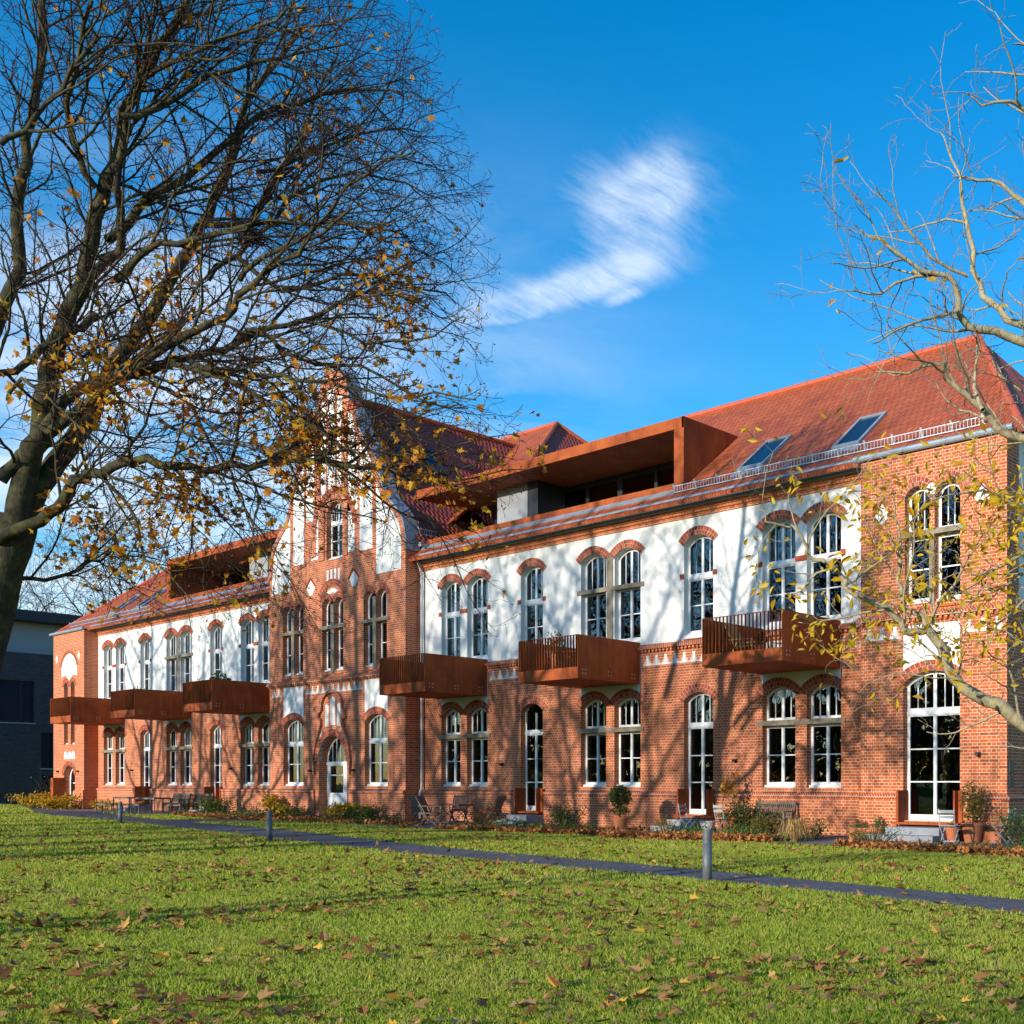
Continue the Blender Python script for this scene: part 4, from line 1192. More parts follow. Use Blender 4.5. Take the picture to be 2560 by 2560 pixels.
t1 = make_frame_table(2.1, .8, .76, 'terrace_table', 'long narrow terrace table under the left wing, behind the second bollard', 'table', 'long tables under the left wing')
place(t1, -58.7, 23.45)
place(dup(t1, (0, 0, 0), 0, 'long terrace table in front of the dark door surround of the left wing'), -56.35, 23.55)
b2 = make_frame_table(1.9, .34, .45, 'terrace_bench', 'low backless bench at the left end of the long tables, partly behind a bollard', 'bench', 'low benches at the long tables')
place(b2, -59.9, 22.85)
place(dup(b2, (0, 0, 0), 0, 'low backless bench nearest the path, in front of the long tables'), -56.9, 22.9)
place(dup(b2, (0, 0, 0), 0, 'low backless bench behind the long tables, before the left dark wooden bench'), -56.0, 24.4)


def lathe_pot(r_, h, mat, root, name='pot'):
    p = MB(); p.lathe([(r_ * .68, 0), (r_ * .98, h * .86), (r_ * 1.08, h * .86), (r_ * 1.08, h), (r_ * .9, h), (r_ * .86, h * .9), (0, h * .9)], k=22)
    return part(p, name, M[mat], root)


# ------------------------------------------------------------------ leaves
MAPLE = [(0, 0), (.30, -.06), (.48, .14), (.29, .24), (.60, .56), (.26, .52), (.0, 1.0)]


def leaf_shape(kind):
    """local leaf polygons: list of (k,3) arrays, x across, y along, z up (folded)"""
    if kind == 'maple':
        a = np.array([(x, y, 0.10 * x * 2 + .12 * y * y) for x, y in MAPLE]); b = a.copy(); b[:, 0] *= -1
        return [a, b[::-1]]
    if kind == 'oval':
        a = np.array([(0, 0, 0), (.22, .3, .07), (.20, .65, .08), (0, 1, 0)]); b = a.copy(); b[:, 0] *= -1
        return [a, b[::-1]]
    if kind == 'long':
        a = np.array([(0, 0, 0), (.17, .25, .05), (.19, .6, .03), (0, 1, -.18)]); b = a.copy(); b[:, 0] *= -1
        return [a, b[::-1]]
    if kind == 'bit':
        return [np.array([(-.5, 0, 0), (.5, 0, 0), (.35, 1, .1), (-.35, 1, 0)])]


def rand_frames(n, up=(0, 0, 1), spread=1.0, rng=RNG):
    """random leaf frames: z axis near `up`"""
    z = np.array(up, float)[None] + rng.normal(0, spread, (n, 3)); z /= np.linalg.norm(z, axis=1, keepdims=True)
    t = rng.normal(0, 1, (n, 3)); x = np.cross(t, z); x /= np.linalg.norm(x, axis=1, keepdims=True) + 1e-9
    y = np.cross(z, x); return np.stack([x, y, z], 2)


def leaves(P, size, kind='maple', up=(0, 0, 1), spread=1.0, frames=None, curl=0.0, rng=RNG):
    P = np.asarray(P, float); n = len(P); sh = leaf_shape(kind)
    size = np.broadcast_to(np.asarray(size, float), (n,))
    Fm = rand_frames(n, up, spread, rng) if frames is None else frames
    k = sh[0].shape[0]; L = np.concatenate(sh); nv = len(L)
    loc = np.repeat(L[None], n, 0)
    if curl: loc[:, :, 2] += rng.normal(0, curl, (n, 1)) * (loc[:, :, 1] ** 2) + rng.normal(0, curl, (n, 1)) * np.abs(loc[:, :, 0])
    V = np.einsum('nij,nvj->nvi', Fm, loc) * size[:, None, None] + P[:, None]
    base = np.arange(n)[:, None] * nv
    Fs = np.concatenate([base + np.arange(i * k, (i + 1) * k)[None] for i in range(len(sh))], 0)
    return V.reshape(-1, 3), Fs


def weld_halves(V, F): return V, F


def ellipsoid_points(n, c, r, rng=RNG, shell=0.35):
    d = rng.normal(0, 1, (n, 3)); d /= np.linalg.norm(d, axis=1, keepdims=True)
    q = rng.uniform(shell, 1, (n, 1)) ** 0.6
    return np.array(c) + d * q * np.array(r)


GREEN_LEAF = m_island('shrub_leaf', [(0, (0.022, 0.05, 0.012)), (0.5, (0.05, 0.10, 0.018)), (0.85, (0.11, 0.15, 0.028)), (1, (0.20, 0.17, 0.03))], 0.5, 0.3)
IVY_LEAF = m_island('ground_cover_leaf', [(0, (0.03, 0.085, 0.02)), (0.6, (0.075, 0.16, 0.028)), (0.9, (0.15, 0.22, 0.05)), (1, (0.32, 0.26, 0.05))], 0.5, 0.3)
YEL_LEAF = m_island('yellow_shrub_leaf', [(0, (0.40, 0.21, 0.015)), (0.5, (0.60, 0.36, 0.02)), (0.8, (0.66, 0.45, 0.05)), (1, (0.20, 0.24, 0.03))], 0.55, 0.4)
OLIVE_LEAF = m_island('olive_leaf', [(0, (0.07, 0.09, 0.018)), (0.6, (0.16, 0.16, 0.03)), (1, (0.36, 0.22, 0.05))], 0.55, 0.35)
RUST_LEAF = m_island('rusty_leaf', [(0, (0.14, 0.035, 0.02)), (0.5, (0.30, 0.09, 0.03)), (1, (0.42, 0.20, 0.05))], 0.6, 0.35)
STRAW = m_island('straw', [(0, (0.30, 0.17, 0.06)), (0.6, (0.46, 0.30, 0.11)), (1, (0.55, 0.42, 0.16))], 0.8, 0.2)
FALLEN = m_island('fallen_leaf', [(0, (0.13, 0.045, 0.018)), (0.3, (0.26, 0.105, 0.035)), (0.6, (0.38, 0.19, 0.065)), (0.85, (0.46, 0.27, 0.10)), (1, (0.62, 0.36, 0.035))], 0.75, 0.15)
STEM = m_plain('plant_stem', (0.10, 0.065, 0.035), 0.85, 0.15, var=0.3)


def shrub(name, loc, rad, h, leafmat, n, size, label, cat='shrub', kind='oval', group=None, z0=0.05, nstem=9, spread=0.9, seed=0):
    rng = np.random.default_rng(seed + 11); x, y = loc; z = gzf(x, y)
    r = thing(name, (x, y, z), label, cat, group)
    P = []
    stems = MB(); per = max(1, n // nstem)
    for i in range(nstem):
        a = rng.uniform(0, 6.28); q = rng.uniform(.15, 1.0) ** .7; hh = h * rng.uniform(.62, 1.05) * (1 - .25 * q * q)
        tip = np.array([x + math.cos(a) * rad * q, y + math.sin(a) * rad * q, z + hh])
        base = np.array([x + math.cos(a) * rad * q * .25, y + math.sin(a) * rad * q * .25, z - .02]); mid = (base + tip) / 2 + np.array([0, 0, hh * .12])
        stems.tube([base, mid, tip], [.012, .008, .004], 5)
        c = rng.uniform(0, 1, (per, 1)) ** .55; p = (1 - c) ** 2 * base + 2 * c * (1 - c) * mid + c * c * tip
        P.append(p + rng.normal(0, 1, (per, 3)) * np.array([rad * .20, rad * .20, h * .07]))
    P = np.concatenate(P); P[:, 2] = np.maximum(P[:, 2], z + z0)
    V, F = leaves(P, rng.uniform(.7, 1.3, len(P)) * size, kind, (0, -.35, .8), spread, curl=.15, rng=rng)
    np_obj('foliage', V, F, leafmat, r); part(stems, 'stem', STEM, r)
    return r


shrub('yellow_shrub', (-46.9, 24.4), .50, 1.0, YEL_LEAF, 420, .17, 'bright yellow shrub at the bay, left of the white arched door', group='yellow shrubs along the house', seed=1)
shrub('yellow_shrub', (-44.9, 24.1), .75, .62, YEL_LEAF, 420, .16, 'low yellow shrub directly left of the white arched door', group='yellow shrubs along the house', seed=2)
shrub('yellow_shrub', (-40.3, 24.1), .95, .75, YEL_LEAF, 760, .16, 'broad yellow shrub under the right ground floor window of the bay', group='yellow shrubs along the house', seed=3)
shrub('yellow_shrub', (-69.7, 24.3), 1.1, .85, YEL_LEAF, 560, .19, 'yellow shrub at the left pavilion, right of its entrance', group='yellow shrubs along the house', seed=4)
shrub('yellow_shrub', (-73.6, 24.4), 1.3, .95, YEL_LEAF, 620, .19, 'yellow shrub left of the rust steel entrance screen', group='yellow shrubs along the house', seed=5)
shrub('yellow_shrub', (-64.3, 24.6), .8, .7, YEL_LEAF, 260, .16, 'small yellow shrub by the left wing, left of the long tables', group='yellow shrubs along the house', seed=6)
shrub('round_shrub', (-20.1, 24.35), .52, 1.15, GREEN_LEAF, 1500, .075, 'dense round green shrub between the bistro chair and the slat bench', seed=7, nstem=26)
shrub('green_shrub', (-18.4, 23.2), .55, .85, OLIVE_LEAF, 700, .07, 'feathery olive green bush right of the slat bench', kind='long', seed=8, nstem=22)
shrub('green_shrub', (-17.2, 23.6), .5, .75, OLIVE_LEAF, 420, .07, 'thin brownish bush beside the dry grass tuft', kind='long', seed=9, nstem=16)
shrub('green_shrub', (-26.3, 23.2), .7, .95, GREEN_LEAF, 900, .075, 'dark green bush in the bed under the middle balcony', kind='long', seed=10, nstem=22)
shrub('green_shrub', (-30.2, 23.0), .55, .95, RUST_LEAF, 420, .08, 'small reddish bush beside the pale concrete steps', seed=11, nstem=14)
shrub('green_shrub', (-14.2, 21.9), .75, .62, IVY_LEAF, 900, .05, 'low grey green bush in front of the grey double steps', kind='long', seed=12, nstem=30)
shrub('green_shrub', (-21.6, 22.8), .40, .62, YEL_LEAF, 260, .06, 'small yellowish bush on the leaf heap below the pale bistro chair', kind='long', seed=13, nstem=16)
shrub('green_shrub', (-11.0, 23.2), .75, 1.0, IVY_LEAF, 800, .08, 'leafy green bush at the right edge, past the dark brick corner', seed=14, nstem=20)
shrub('green_shrub', (-51.6, 24.3), 1.2, .95, GREEN_LEAF, 1200, .10, 'dark green bush in the shade under the left wing, next to the bay', seed=15, nstem=26)
shrub('green_shrub', (-38.5, 23.6), .9, .7, GREEN_LEAF, 700, .09, 'dark green bush at the corner of the bay, behind the teak chairs', seed=16, nstem=20)
shrub('green_shrub', (-43.2, 23.5), .7, .6, GREEN_LEAF, 460, .08, 'low green bush in front of the white arched door', seed=17, nstem=18)
shrub('bare_shrub', (-80.5, 27.5), 1.2, 2.4, OLIVE_LEAF, 160, .10, 'thin bare shrub before the dark brick building', seed=18, nstem=24)

# sapling at the wall
rng = np.random.default_rng(5); r = thing('maple_sapling', (-21.75, 25.2, -.1), 'thin sapling with yellow and rusty leaves standing against the brick wall', 'sapling')
st = MB(); st.tube([(-21.75, 25.2, -.1), (-21.6, 25.15, .8), (-21.4, 25.1, 1.35)], [.014, .010, .007], 6); P = []
for i in range(9):
    a = rng.uniform(0, 6.28); z = rng.uniform(.85, 1.35); b = Vector((-21.55 + (z - .8) * .25, 25.13, z)); tip = b + Vector((math.cos(a) * .42, math.sin(a) * .25, rng.uniform(.05, .45)))
    st.tube([b, tip], [.006, .003], 5); P += [b.lerp(tip, t) + Vector(rng.normal(0, .05, 3)) for t in rng.uniform(.35, 1.05, 12)]
part(st, 'stem', STEM, r)
V, F = leaves(np.array(P), rng.uniform(.07, .13, len(P)), 'maple', (0, -.7, .5), .8, curl=.2, rng=rng); np_obj('foliage', V, F, m_island('sapling_leaf', [(0, (.5, .22, .02)), (.6, (.55, .30, .03)), (1, (.25, .05, .02))], .6, .4), r)

# dry grass tuft
rng = np.random.default_rng(6); r = thing('grass_tuft', (-16.75, 22.3, -.1), 'straw coloured tuft of drooping ornamental grass in the bed', 'grass tuft'); g = MB()
for i in range(260):
    a = rng.uniform(0, 6.28); q = rng.uniform(.2, .62); h = rng.uniform(.35, .75); c = Vector((-16.75, 22.3, -.1))
    d = Vector((math.cos(a), math.sin(a), 0)); w_ = Vector((-math.sin(a), math.cos(a), 0)) * .006
    p0, p1, p2, p3 = c + d * .05, c + d * q * .4 + Vector((0, 0, h * .8)), c + d * q * .8 + Vector((0, 0, h * .85)), c + d * q * 1.15 + Vector((0, 0, h * rng.uniform(.1, .5)))
    g.add([p0 - w_, p0 + w_, p1 + w_, p1 - w_, p2 + w_, p2 - w_, p3], [(0, 1, 2, 3), (3, 2, 4, 5), (5, 4, 6)])
part(g, 'blades', STRAW, r)


def potted(loc, pr, ph, potmat, leafmat, prad, pht, n, size, label, kind='oval', seed=0, trunk=False, z=None, name='potted_plant'):
    rng = np.random.default_rng(seed + 77); x, y = loc; z = gzf(x, y) + .035 if z is None else z
    r = thing(name, (0, 0, 0), label, 'potted plant'); lathe_pot(pr, ph, potmat, r)
    so_ = MB(); so_.lathe([(0, ph * .91), (pr * .85, ph * .91), (pr * .8, ph * .93), (0, ph * .94)], k=14); part(so_, 'soil', M['soil'], r)
    if trunk:
        P = ellipsoid_points(n, (0, 0, ph + pht * .68), (prad, prad, pht * .36), rng, .3); P2 = ellipsoid_points(n // 4, (0, 0, ph + pht * .2), (prad * .9, prad * .9, pht * .14), rng, .4); P = np.concatenate([P, P2])
    else: P = ellipsoid_points(n, (0, 0, ph + pht * .45), (prad, prad, pht * .55), rng, .1)
    V, F = leaves(P, rng.uniform(.7, 1.3, len(P)) * size, kind, (0, -.4, .7), 1.0, curl=.15, rng=rng); np_obj('foliage', V, F, leafmat, r)
    s = MB()
    for i in range(1 if trunk else 6):
        a = rng.uniform(0, 6.28); q = 0 if trunk else prad * .5; s.tube([(0, 0, ph * .9), (q * math.cos(a), q * math.sin(a), ph + pht * .7)], [.03 if trunk else .008, .015 if trunk else .004], 7)
    part(s, 'stem', STEM, r)
    r.location = (x, y, z); return r


potted((-24.55, 23.8), .24, .42, 'terracotta', GREEN_LEAF, .36, .95, 1500, .07, 'clipped ball shaped evergreen in a round terracotta pot on the terrace edge', seed=1, trunk=True)
potted((-22.0, 24.95), .24, .34, 'whitepot', RUST_LEAF, .26, .16, 160, .06, 'white flower pot with withered brown plants, left of the terracotta pots', seed=2)
potted((-21.2, 24.75), .19, .34, 'terracotta', OLIVE_LEAF, .26, .36, 200, .07, 'terracotta pot with a pale straggly plant under the bistro chair', seed=3)
potted((-20.75, 24.75), .2, .48, 'redplastic', GREEN_LEAF, .16, .2, 60, .07, 'bright orange red glazed pot beside the round shrub', seed=4)
potted((-13.0, 24.55), .27, .50, 'terracotta', OLIVE_LEAF, .32, 1.05, 620, .085, 'large terracotta pot with a tall yellow green plant behind the bistro chair', seed=5, kind='long')
potted((-13.65, 24.7), .17, .36, 'terracotta', OLIVE_LEAF, .14, .14, 50, .06, 'small terracotta pot right beside the grey double steps', seed=6)
potted((-15.95, 24.85), .16, .30, 'terracotta', IVY_LEAF, .2, .34, 130, .06, 'terracotta pot with a pale succulent left of the grey double steps', seed=7)


def planter(loc, w, label, seed):
    rng = np.random.default_rng(seed); r = thing('planter_box', (0, 0, 0), label, 'planter')
    b = MB(); b.plate([(-w / 2, -.13), (w / 2, -.13), (w / 2, .13), (-w / 2, .13)], [[(-w / 2 + .03, -.1), (w / 2 - .03, -.1), (w / 2 - .03, .1), (-w / 2 + .03, .1)]], 0, .28, lambda a, c, d: (a, c, d)); b.box(-w / 2 + .03, w / 2 - .03, -.1, .1, .01, .24); part(b, 'box', M['terracotta'], r)
    P = np.stack([rng.uniform(-w / 2, w / 2, 90), rng.uniform(-.12, .12, 90), rng.uniform(.24, .40, 90)], 1); V, F = leaves(P, rng.uniform(.04, .08, 90), 'oval', (0, -.3, .8), .9, rng=rng); np_obj('foliage', V, F, OLIVE_LEAF, r)
    return r


place(planter(0, .78, 'long terracotta planter box under the right pavilion, left of the steps', 3), -16.35, 24.8)
place(planter(0, .72, 'long terracotta planter box between the large pot and the side facing bistro chair', 4), -12.68, 24.85)
potted((-16.5, 24.8), .09, .13, 'black', GREEN_LEAF, .12, .14, 70, .05, 'little dark pot with a bushy plant standing in the left planter box', seed=8, z=gzf(0, 24.8) + .28)


def steps(xa, xb, ya, yb, label, left=True):
    r = thing('concrete_steps', ((xa + xb) / 2, (ya + yb) / 2, -.1), label, 'steps'); m = MB(); z = -.09
    m.box(xa, xb, ya, yb, z - .05, z + .18); m.build('lower_step', M['concrete'], r)
    m = MB(); m.box(xa + (.38 if left else 0), xb, ya + .32, yb, z + .182, z + .37); m.build('upper_step', M['concrete'], r)
    return r


steps(-31.95, -30.5, 24.75, 25.83, 'pale concrete steps below the narrow garden door right of the teak chairs')
steps(-24.2, -22.75, 24.75, 25.83, 'grey concrete steps below the garden door behind the topiary')
steps(-15.75, -13.8, 24.0, 25.09, 'wide grey concrete double steps below the tall garden door of the right pavilion')
steps(-63.5, -62.1, 24.8, 25.83, 'dark shaded concrete steps in the left wing behind the long tables')
steps(-55.3, -53.7, 24.75, 25.83, 'pale concrete steps in the left wing right of the dark benches')

# rust steel screen with house number at the left entrance
r = thing('entrance_screen', (-71.8, 24.8, -.1), 'rust steel entrance screen with a small black 4, at the left pavilion door', 'screen')
m = MB(); m.box(-71.97, -71.6, 24.46, 25.09, -.15, 1.68); m.build('screen_body', M['corten'], r)
m = MB(); zc = 1.28
for a, b in (((-71.86, zc - .02), (-71.78, zc + .2)), ((-71.86, zc - .02), (-71.70, zc - .02)), ((-71.74, zc + .08), (-71.74, zc - .12))): m.bar((a[0], 24.452, a[1]), (b[0], 24.452, b[1]), .02, .012, (0, 1, 0))
m.box(-71.70, -71.68, 24.446, 24.458, zc - .16, zc - .12)
m.build('house_number', M['black'], r)

# bollards
bl = thing('bollard_light', (0, 0, 0), 'grey bollard light nearest the viewer, standing at the path right of the middle', 'bollard', 'bollard lights along the path')
m = MB(); m.lathe([(.068, -.05), (.068, .55)], k=24); part(m, 'post', M['bollard'], bl, smooth=True)
m = MB(); m.lathe([(.064, .551), (.064, .60)], k=24); part(m, 'light_slot', M['bollard'], bl)
m = MB(); m.lathe([(.068, .601), (.068, .735), (.066, .742), (0, .742)], k=24); part(m, 'cap', M['bollard'], bl)
bl.location = (-10.5, 11.9, 0)
dup(bl, (-25.7, 13.38, 0), 0, 'grey bollard light before the bay, at the bend of the path')
dup(bl, (-40.85, 16.0, 0), 0, 'dark bollard light in front of the long tables of the left wing')
dup(bl, (-76.6, 25.2, -.1), 0, 'small far bollard light left of the entrance screen, before the dark building')

# balcony furniture: tall sloped wooden loungers and plants
for i, (x, y, rz_, lb) in enumerate([(-19.9, 24.3, R(100), 'light brown wooden lounge chair at the left end of the right balcony'), (-18.45, 24.3, R(-95), 'light brown wooden lounge chair at the right end of the right balcony')]):
    r = thing('lounge_chair', (0, 0, 0), lb, 'chair', 'wooden lounge chairs on the right balcony'); s = MB()
    for k in range(6): s.bar((-.3 + k * .12, -.35, .36), (-.3 + k * .12, .25, .30), .10, .02)
    part(s, 'seat', M['wood'], r); s = MB()
    for k in range(6): s.bar((-.3 + k * .12, .22, .30), (-.3 + k * .12, .62, 1.05), .11, .02, (0, 1, 0))
    part(s, 'backrest', M['wood'], r)
    for sx in (-.36, .36):
        l = MB(); l.box(sx - .02, sx + .02, -.36, -.30, 0, .52); part(l, 'leg', M['wood'], r); l = MB(); l.bar((sx, .40, 0), (sx, .15, .45), .04, .05, (1, 0, 0)); part(l, 'leg', M['wood'], r)
        l = MB(); l.box(sx - .05, sx + .05, -.4, .4, .52, .55); part(l, 'armrest', M['wood'], r)
    r.location = (x, y, 4.885); r.rotation_euler = (0, 0, rz_)
potted((-19.0, 23.7), .15, .26, 'terracotta', GREEN_LEAF, .22, .5, 240, .07, 'terracotta pot with a green plant at the bars of the right balcony', seed=21, z=4.885)
place(make_folding_table('dark folding table on the middle balcony', .8, .6), -27.0, 24.2, 0.3, 4.885)
b3 = dup(b1, (0, 0, 0), 0, 'dark metal chair behind the bars of the middle balcony, left of its table'); place(b3, -27.9, 24.2, R(90), 4.885)
b3 = dup(b1, (0, 0, 0), 0, 'dark metal chair behind the bars of the middle balcony, right of its table'); place(b3, -26.3, 24.0, R(-80), 4.885)
potted((-27.3, 23.6), .14, .62, 'terracotta', GREEN_LEAF, .32, .72, 260, .09, 'potted plant whose leaves top the railing of the middle balcony', seed=22, z=4.885)
potted((-50.4, 23.9), .14, .72, 'terracotta', GREEN_LEAF, .40, .75, 150, .2, 'potted broad leaved plant rising above the balcony next to the bay', seed=23, z=4.885, kind='long')
potted((-52.2, 23.9), .14, .7, 'terracotta', GREEN_LEAF, .34, .55, 130, .13, 'potted plant above the left end of the balcony next to the bay', seed=24, z=4.885, kind='long')
potted((-58.6, 23.9), .14, .7, 'terracotta', IVY_LEAF, .55, .6, 220, .11, 'potted plants peeping over the second balcony of the left wing', seed=25, z=4.885)
potted((-66.4, 23.9), .14, .7, 'terracotta', IVY_LEAF, .4, .5, 120, .11, 'potted plant peeping over the farthest left balcony', seed=26, z=4.885)
# inside the tall garden door
potted((-14.75, 26.6), .13, .3, 'black', IVY_LEAF, .24, .2, 60, .09, 'trailing house plant behind the left panes of the tall garden door', seed=27, z=1.72)
hp = COL.objects[-1].parent
rng = np.random.default_rng(3); P = np.stack([rng.normal(0, .13, 170), rng.normal(-.08, .10, 170), rng.uniform(-.55, .32, 170)], 1)
V, F = leaves(P, rng.uniform(.07, .14, 170), 'long', (0, -1, .1), .5, rng=rng); o = np_obj('trailing_foliage', V, F, IVY_LEAF); o.parent = hp
sb = MB(); sb.tube([(0, 0, .3), (0, 0, 2.2)], .004, 5); part(sb, 'hanging_cord', M['black'], hp)
r = thing('desk_chair', (-14.25, 26.8, .3), 'yellow tube framed chair with a blue seat behind the tall garden door', 'chair'); m = MB()
for y in (26.6, 27.0): m.tube([(-14.55, y, .3), (-14.55, y, .86), (-14.5, y, .92), (-14.0, y, .92), (-13.95, y, .86), (-13.95, y, .3)], .018, 8)
m.build('frame', M['yellow'], r); m = MB(); m.box(-14.5, -13.9, 26.55, 27.05, .93, 1.0); m.build('seat', M['bluecloth'], r)

# ------------------------------------------------------------------ dark building to the west
db = thing('dark_brick_building', (-88, 40, -.2), 'dark brown brick building beyond the left end of the long house', 'building')
ops = [(26.7, 28.9, 5.55, 8.45), (29.3, 30.05, 2.4, 4.9), (29.35, 30.1, -.2, 1.9), (33.2, 35.5, 5.55, 8.45), (20.5, 24.0, 5.55, 8.45), (21.5, 24.5, .6, 3.4)]
m = MB(); m.plate([(12, -.3), (60, -.3), (60, 10.4), (12, 10.4)], [[(a, c), (b, c), (b, d), (a, d)] for a, b, c, d in ops], 0, .4, lambda a, b, d: (-88 - d, a, b)); m.build('wall', M['dbrick'], db)
m = MB(); m.box(-100, -88.6, 12.5, 59.5, -.3, 10.3); m.build('core', M['dark'], db)
m = MB(); m.box(-100, -88.5, 12, 60, 10.402, 12.6); m.build('attic_wall', M['greypanel'], db)
m = MB(); m.box(-101, -87.3, 11.4, 60.6, 12.602, 13.3); m.build('roof', M['dark'], db)
for a, b, c, d in ops:
    m = MB(); m.plate([(a, c), (b, c), (b, d), (a, d)], [[(a + .12, c + .12), (a + (b - a) * .62, c + .12), (a + (b - a) * .62, d - .12), (a + .12, d - .12)], [(a + (b - a) * .62 + .1, c + .12), (b - .12, c + .12), (b - .12, d - .12), (a + (b - a) * .62 + .1, d - .12)]], .18, .26, lambda p, q, e: (-88 - e, p, q)); o = m.build('window', M['dark'], db)
    m = MB(); m.box(-88.23, -88.22, a + .1, b - .1, c + .1, d - .1); m.build('pane', GLASSBLUE, o)
    m = MB(); m.box(-88.1, -87.93, a - .05, b + .05, c - .06, c - .005); m.build('sill', M['galv'], o)

# ------------------------------------------------------------------ trees
class Tree:
    """grows twigs from hand laid limbs; polylines are kept per thickness class"""
    def __init__(self, seed, env=None):
        self.rng = np.random.default_rng(seed); self.lines = []; self.tips = []; self.env = env

    def limb(self, pts, r0, r1, kink=0.03):
        pts = [np.array(p, float) for p in pts]; out = []
        for i in range(len(pts) - 1):
            p0, p1, p2, p3 = pts[max(i - 1, 0)], pts[i], pts[i + 1], pts[min(i + 2, len(pts) - 1)]
            n = max(2, int(np.linalg.norm(p2 - p1) / .35))
            for k in range(n):
                t = k / n
                out.append(.5 * (2 * p1 + (p2 - p0) * t + (2 * p0 - 5 * p1 + 4 * p2 - p3) * t * t + (3 * p1 - p0 - 3 * p2 + p3) * t ** 3) + self.rng.normal(0, kink, 3) * (1 if 0 < i + k else 0))
        out.append(pts[-1]); out = np.array(out); rad = np.linspace(1, 0, len(out)) ** .9 * (r0 - r1) + r1
        self.lines.append((out, rad, 0)); return out, rad

    def grow(self, p, d, L, r, lvl, P):
        """one curved branch and, below the last level, its side branches"""
        rng = self.rng; step = max(.05, L / P['n'][lvl]); n = int(L / step) + 1
        q = [p]; d = d / (np.linalg.norm(d) + 1e-9); w = P['wig'][lvl]
        for i in range(n):
            d = d + rng.normal(0, w, 3) + P['trop'][lvl]; d /= np.linalg.norm(d) + 1e-9
            nxt = q[-1] + d * step
            if self.env is not None and not self.env(nxt): break
            q.append(nxt)
        if len(q) < 2: return
        q = np.array(q); rad = np.linspace(r, max(r * .35, P['rmin']), len(q)); self.lines.append((q, rad, lvl))
        if lvl >= P['max']: self.tips.append((q[-1], d)); return
        self.sides(q, rad, lvl, P, L)
        self.tips.append((q[-1], d))

    def sides(self, q, rad, lvl, P, L, t0=.12, bias=None):
        rng = self.rng; seg = np.linalg.norm(np.diff(q, axis=0), axis=1); tot = seg.sum(); cum = np.concatenate([[0], np.cumsum(seg)])
        s = tot * t0 + rng.uniform(0, P['gap'][lvl])
        side = rng.uniform(0, 6.28)
        while s < tot:
            i = min(np.searchsorted(cum, s) - 1, len(q) - 2); f = (s - cum[i]) / (seg[i] + 1e-9); p = q[i] + (q[i + 1] - q[i]) * f
            ax = q[i + 1] - q[i]; ax = ax / (np.linalg.norm(ax) + 1e-9)
            ref = np.array([0, 0, 1.0]) if abs(ax[2]) < .9 else np.array([1.0, 0, 0])
            u = np.cross(ax, ref); u /= np.linalg.norm(u); v = np.cross(ax, u)
            side += 2.4 + rng.normal(0, .5); ang = np.radians(rng.normal(P['ang'][lvl], 9))
            d = ax * math.cos(ang) + (u * math.cos(side) + v * math.sin(side)) * math.sin(ang)
            if bias is not None: d = d + bias
            rr = float(np.interp(s, cum, rad)); fr = 1 - .55 * s / tot
            l2 = P['len'][lvl] * rng.uniform(.55, 1.25) * (fr if lvl else 1)
            self.grow(p, d, l2, min(rr * .62, P['r'][lvl]) * rng.uniform(.8, 1.1), lvl + 1, P)
            s += P['gap'][lvl] * rng.uniform(.6, 1.5)

    def mesh(self, lo, hi, ks=(9, 5, 4, 3, 3)):
        Vs, Fs = [], []; o = 0
        for q, rad, lvl in self.lines:
            if not lo <= lvl <= hi: continue
            k = ks[min(lvl, 4)]; n = len(q); d = np.gradient(q, axis=0); d /= np.linalg.norm(d, axis=1, keepdims=True) + 1e-9
            ref = np.array([.31, .2, .93]) if abs(d[0][2]) < .8 else np.array([.9, .3, .1])
            u = np.cross(d, ref); u /= np.linalg.norm(u, axis=1, keepdims=True) + 1e-9; v = np.cross(d, u)
            a = np.arange(k) * 2 * math.pi / k
            ring = q[:, None] + (u[:, None] * np.cos(a)[None, :, None] + v[:, None] * np.sin(a)[None, :, None]) * rad[:, None, None]
            Vs.append(ring.reshape(-1, 3)); i = np.arange(n - 1)[:, None] * k + o; j = np.arange(k)[None]; j2 = (j + 1) % k
            Fs.append(np.stack([i + j, i + j2, i + k + j2, i + k + j], -1).reshape(-1, 4)); o += n * k
        return np.concatenate(Vs), np.concatenate(Fs)


BARK = m_bark('maple_bark', [(0.28, (0.018, 0.015, 0.011)), (0.47, (0.055, 0.046, 0.032)), (0.58, (0.085, 0.082, 0.030)), (0.72, (0.16, 0.14, 0.095))])
TWIG = m_plain('maple_twig', (0.034, 0.022, 0.017), 0.85, 0.15, var=0.35, scale=1.5, obj=False)
BARK2 = m_bark('pale_bark', [(0.25, (0.10, 0.08, 0.05)), (0.42, (0.27, 0.22, 0.14)), (0.56, (0.40, 0.345, 0.22)), (0.70, (0.46, 0.38, 0.09))], 9)
TWIG2 = m_plain('pale_twig', (0.26, 0.21, 0.16), 0.85, 0.15, var=0.35, scale=1.5, obj=False)
MLEAF = m_island('maple_leaf', [(0, (0.20, 0.055, 0.012)), (0.22, (0.42, 0.135, 0.014)), (0.6, (0.62, 0.27, 0.02)), (0.88, (0.72, 0.40, 0.03)), (1, (0.68, 0.48, 0.05))], 0.55, 0.45)
SEED = m_island('maple_seed', [(0, (0.13, 0.026, 0.014)), (0.6, (0.28, 0.066, 0.03)), (1, (0.46, 0.15, 0.05))], 0.7, 0.3)
WLEAF = m_island('walnut_leaf', [(0, (0.42, 0.20, 0.015)), (0.4, (0.70, 0.42, 0.02)), (0.85, (0.82, 0.58, 0.04)), (1, (0.55, 0.46, 0.05))], 0.5, 0.5)


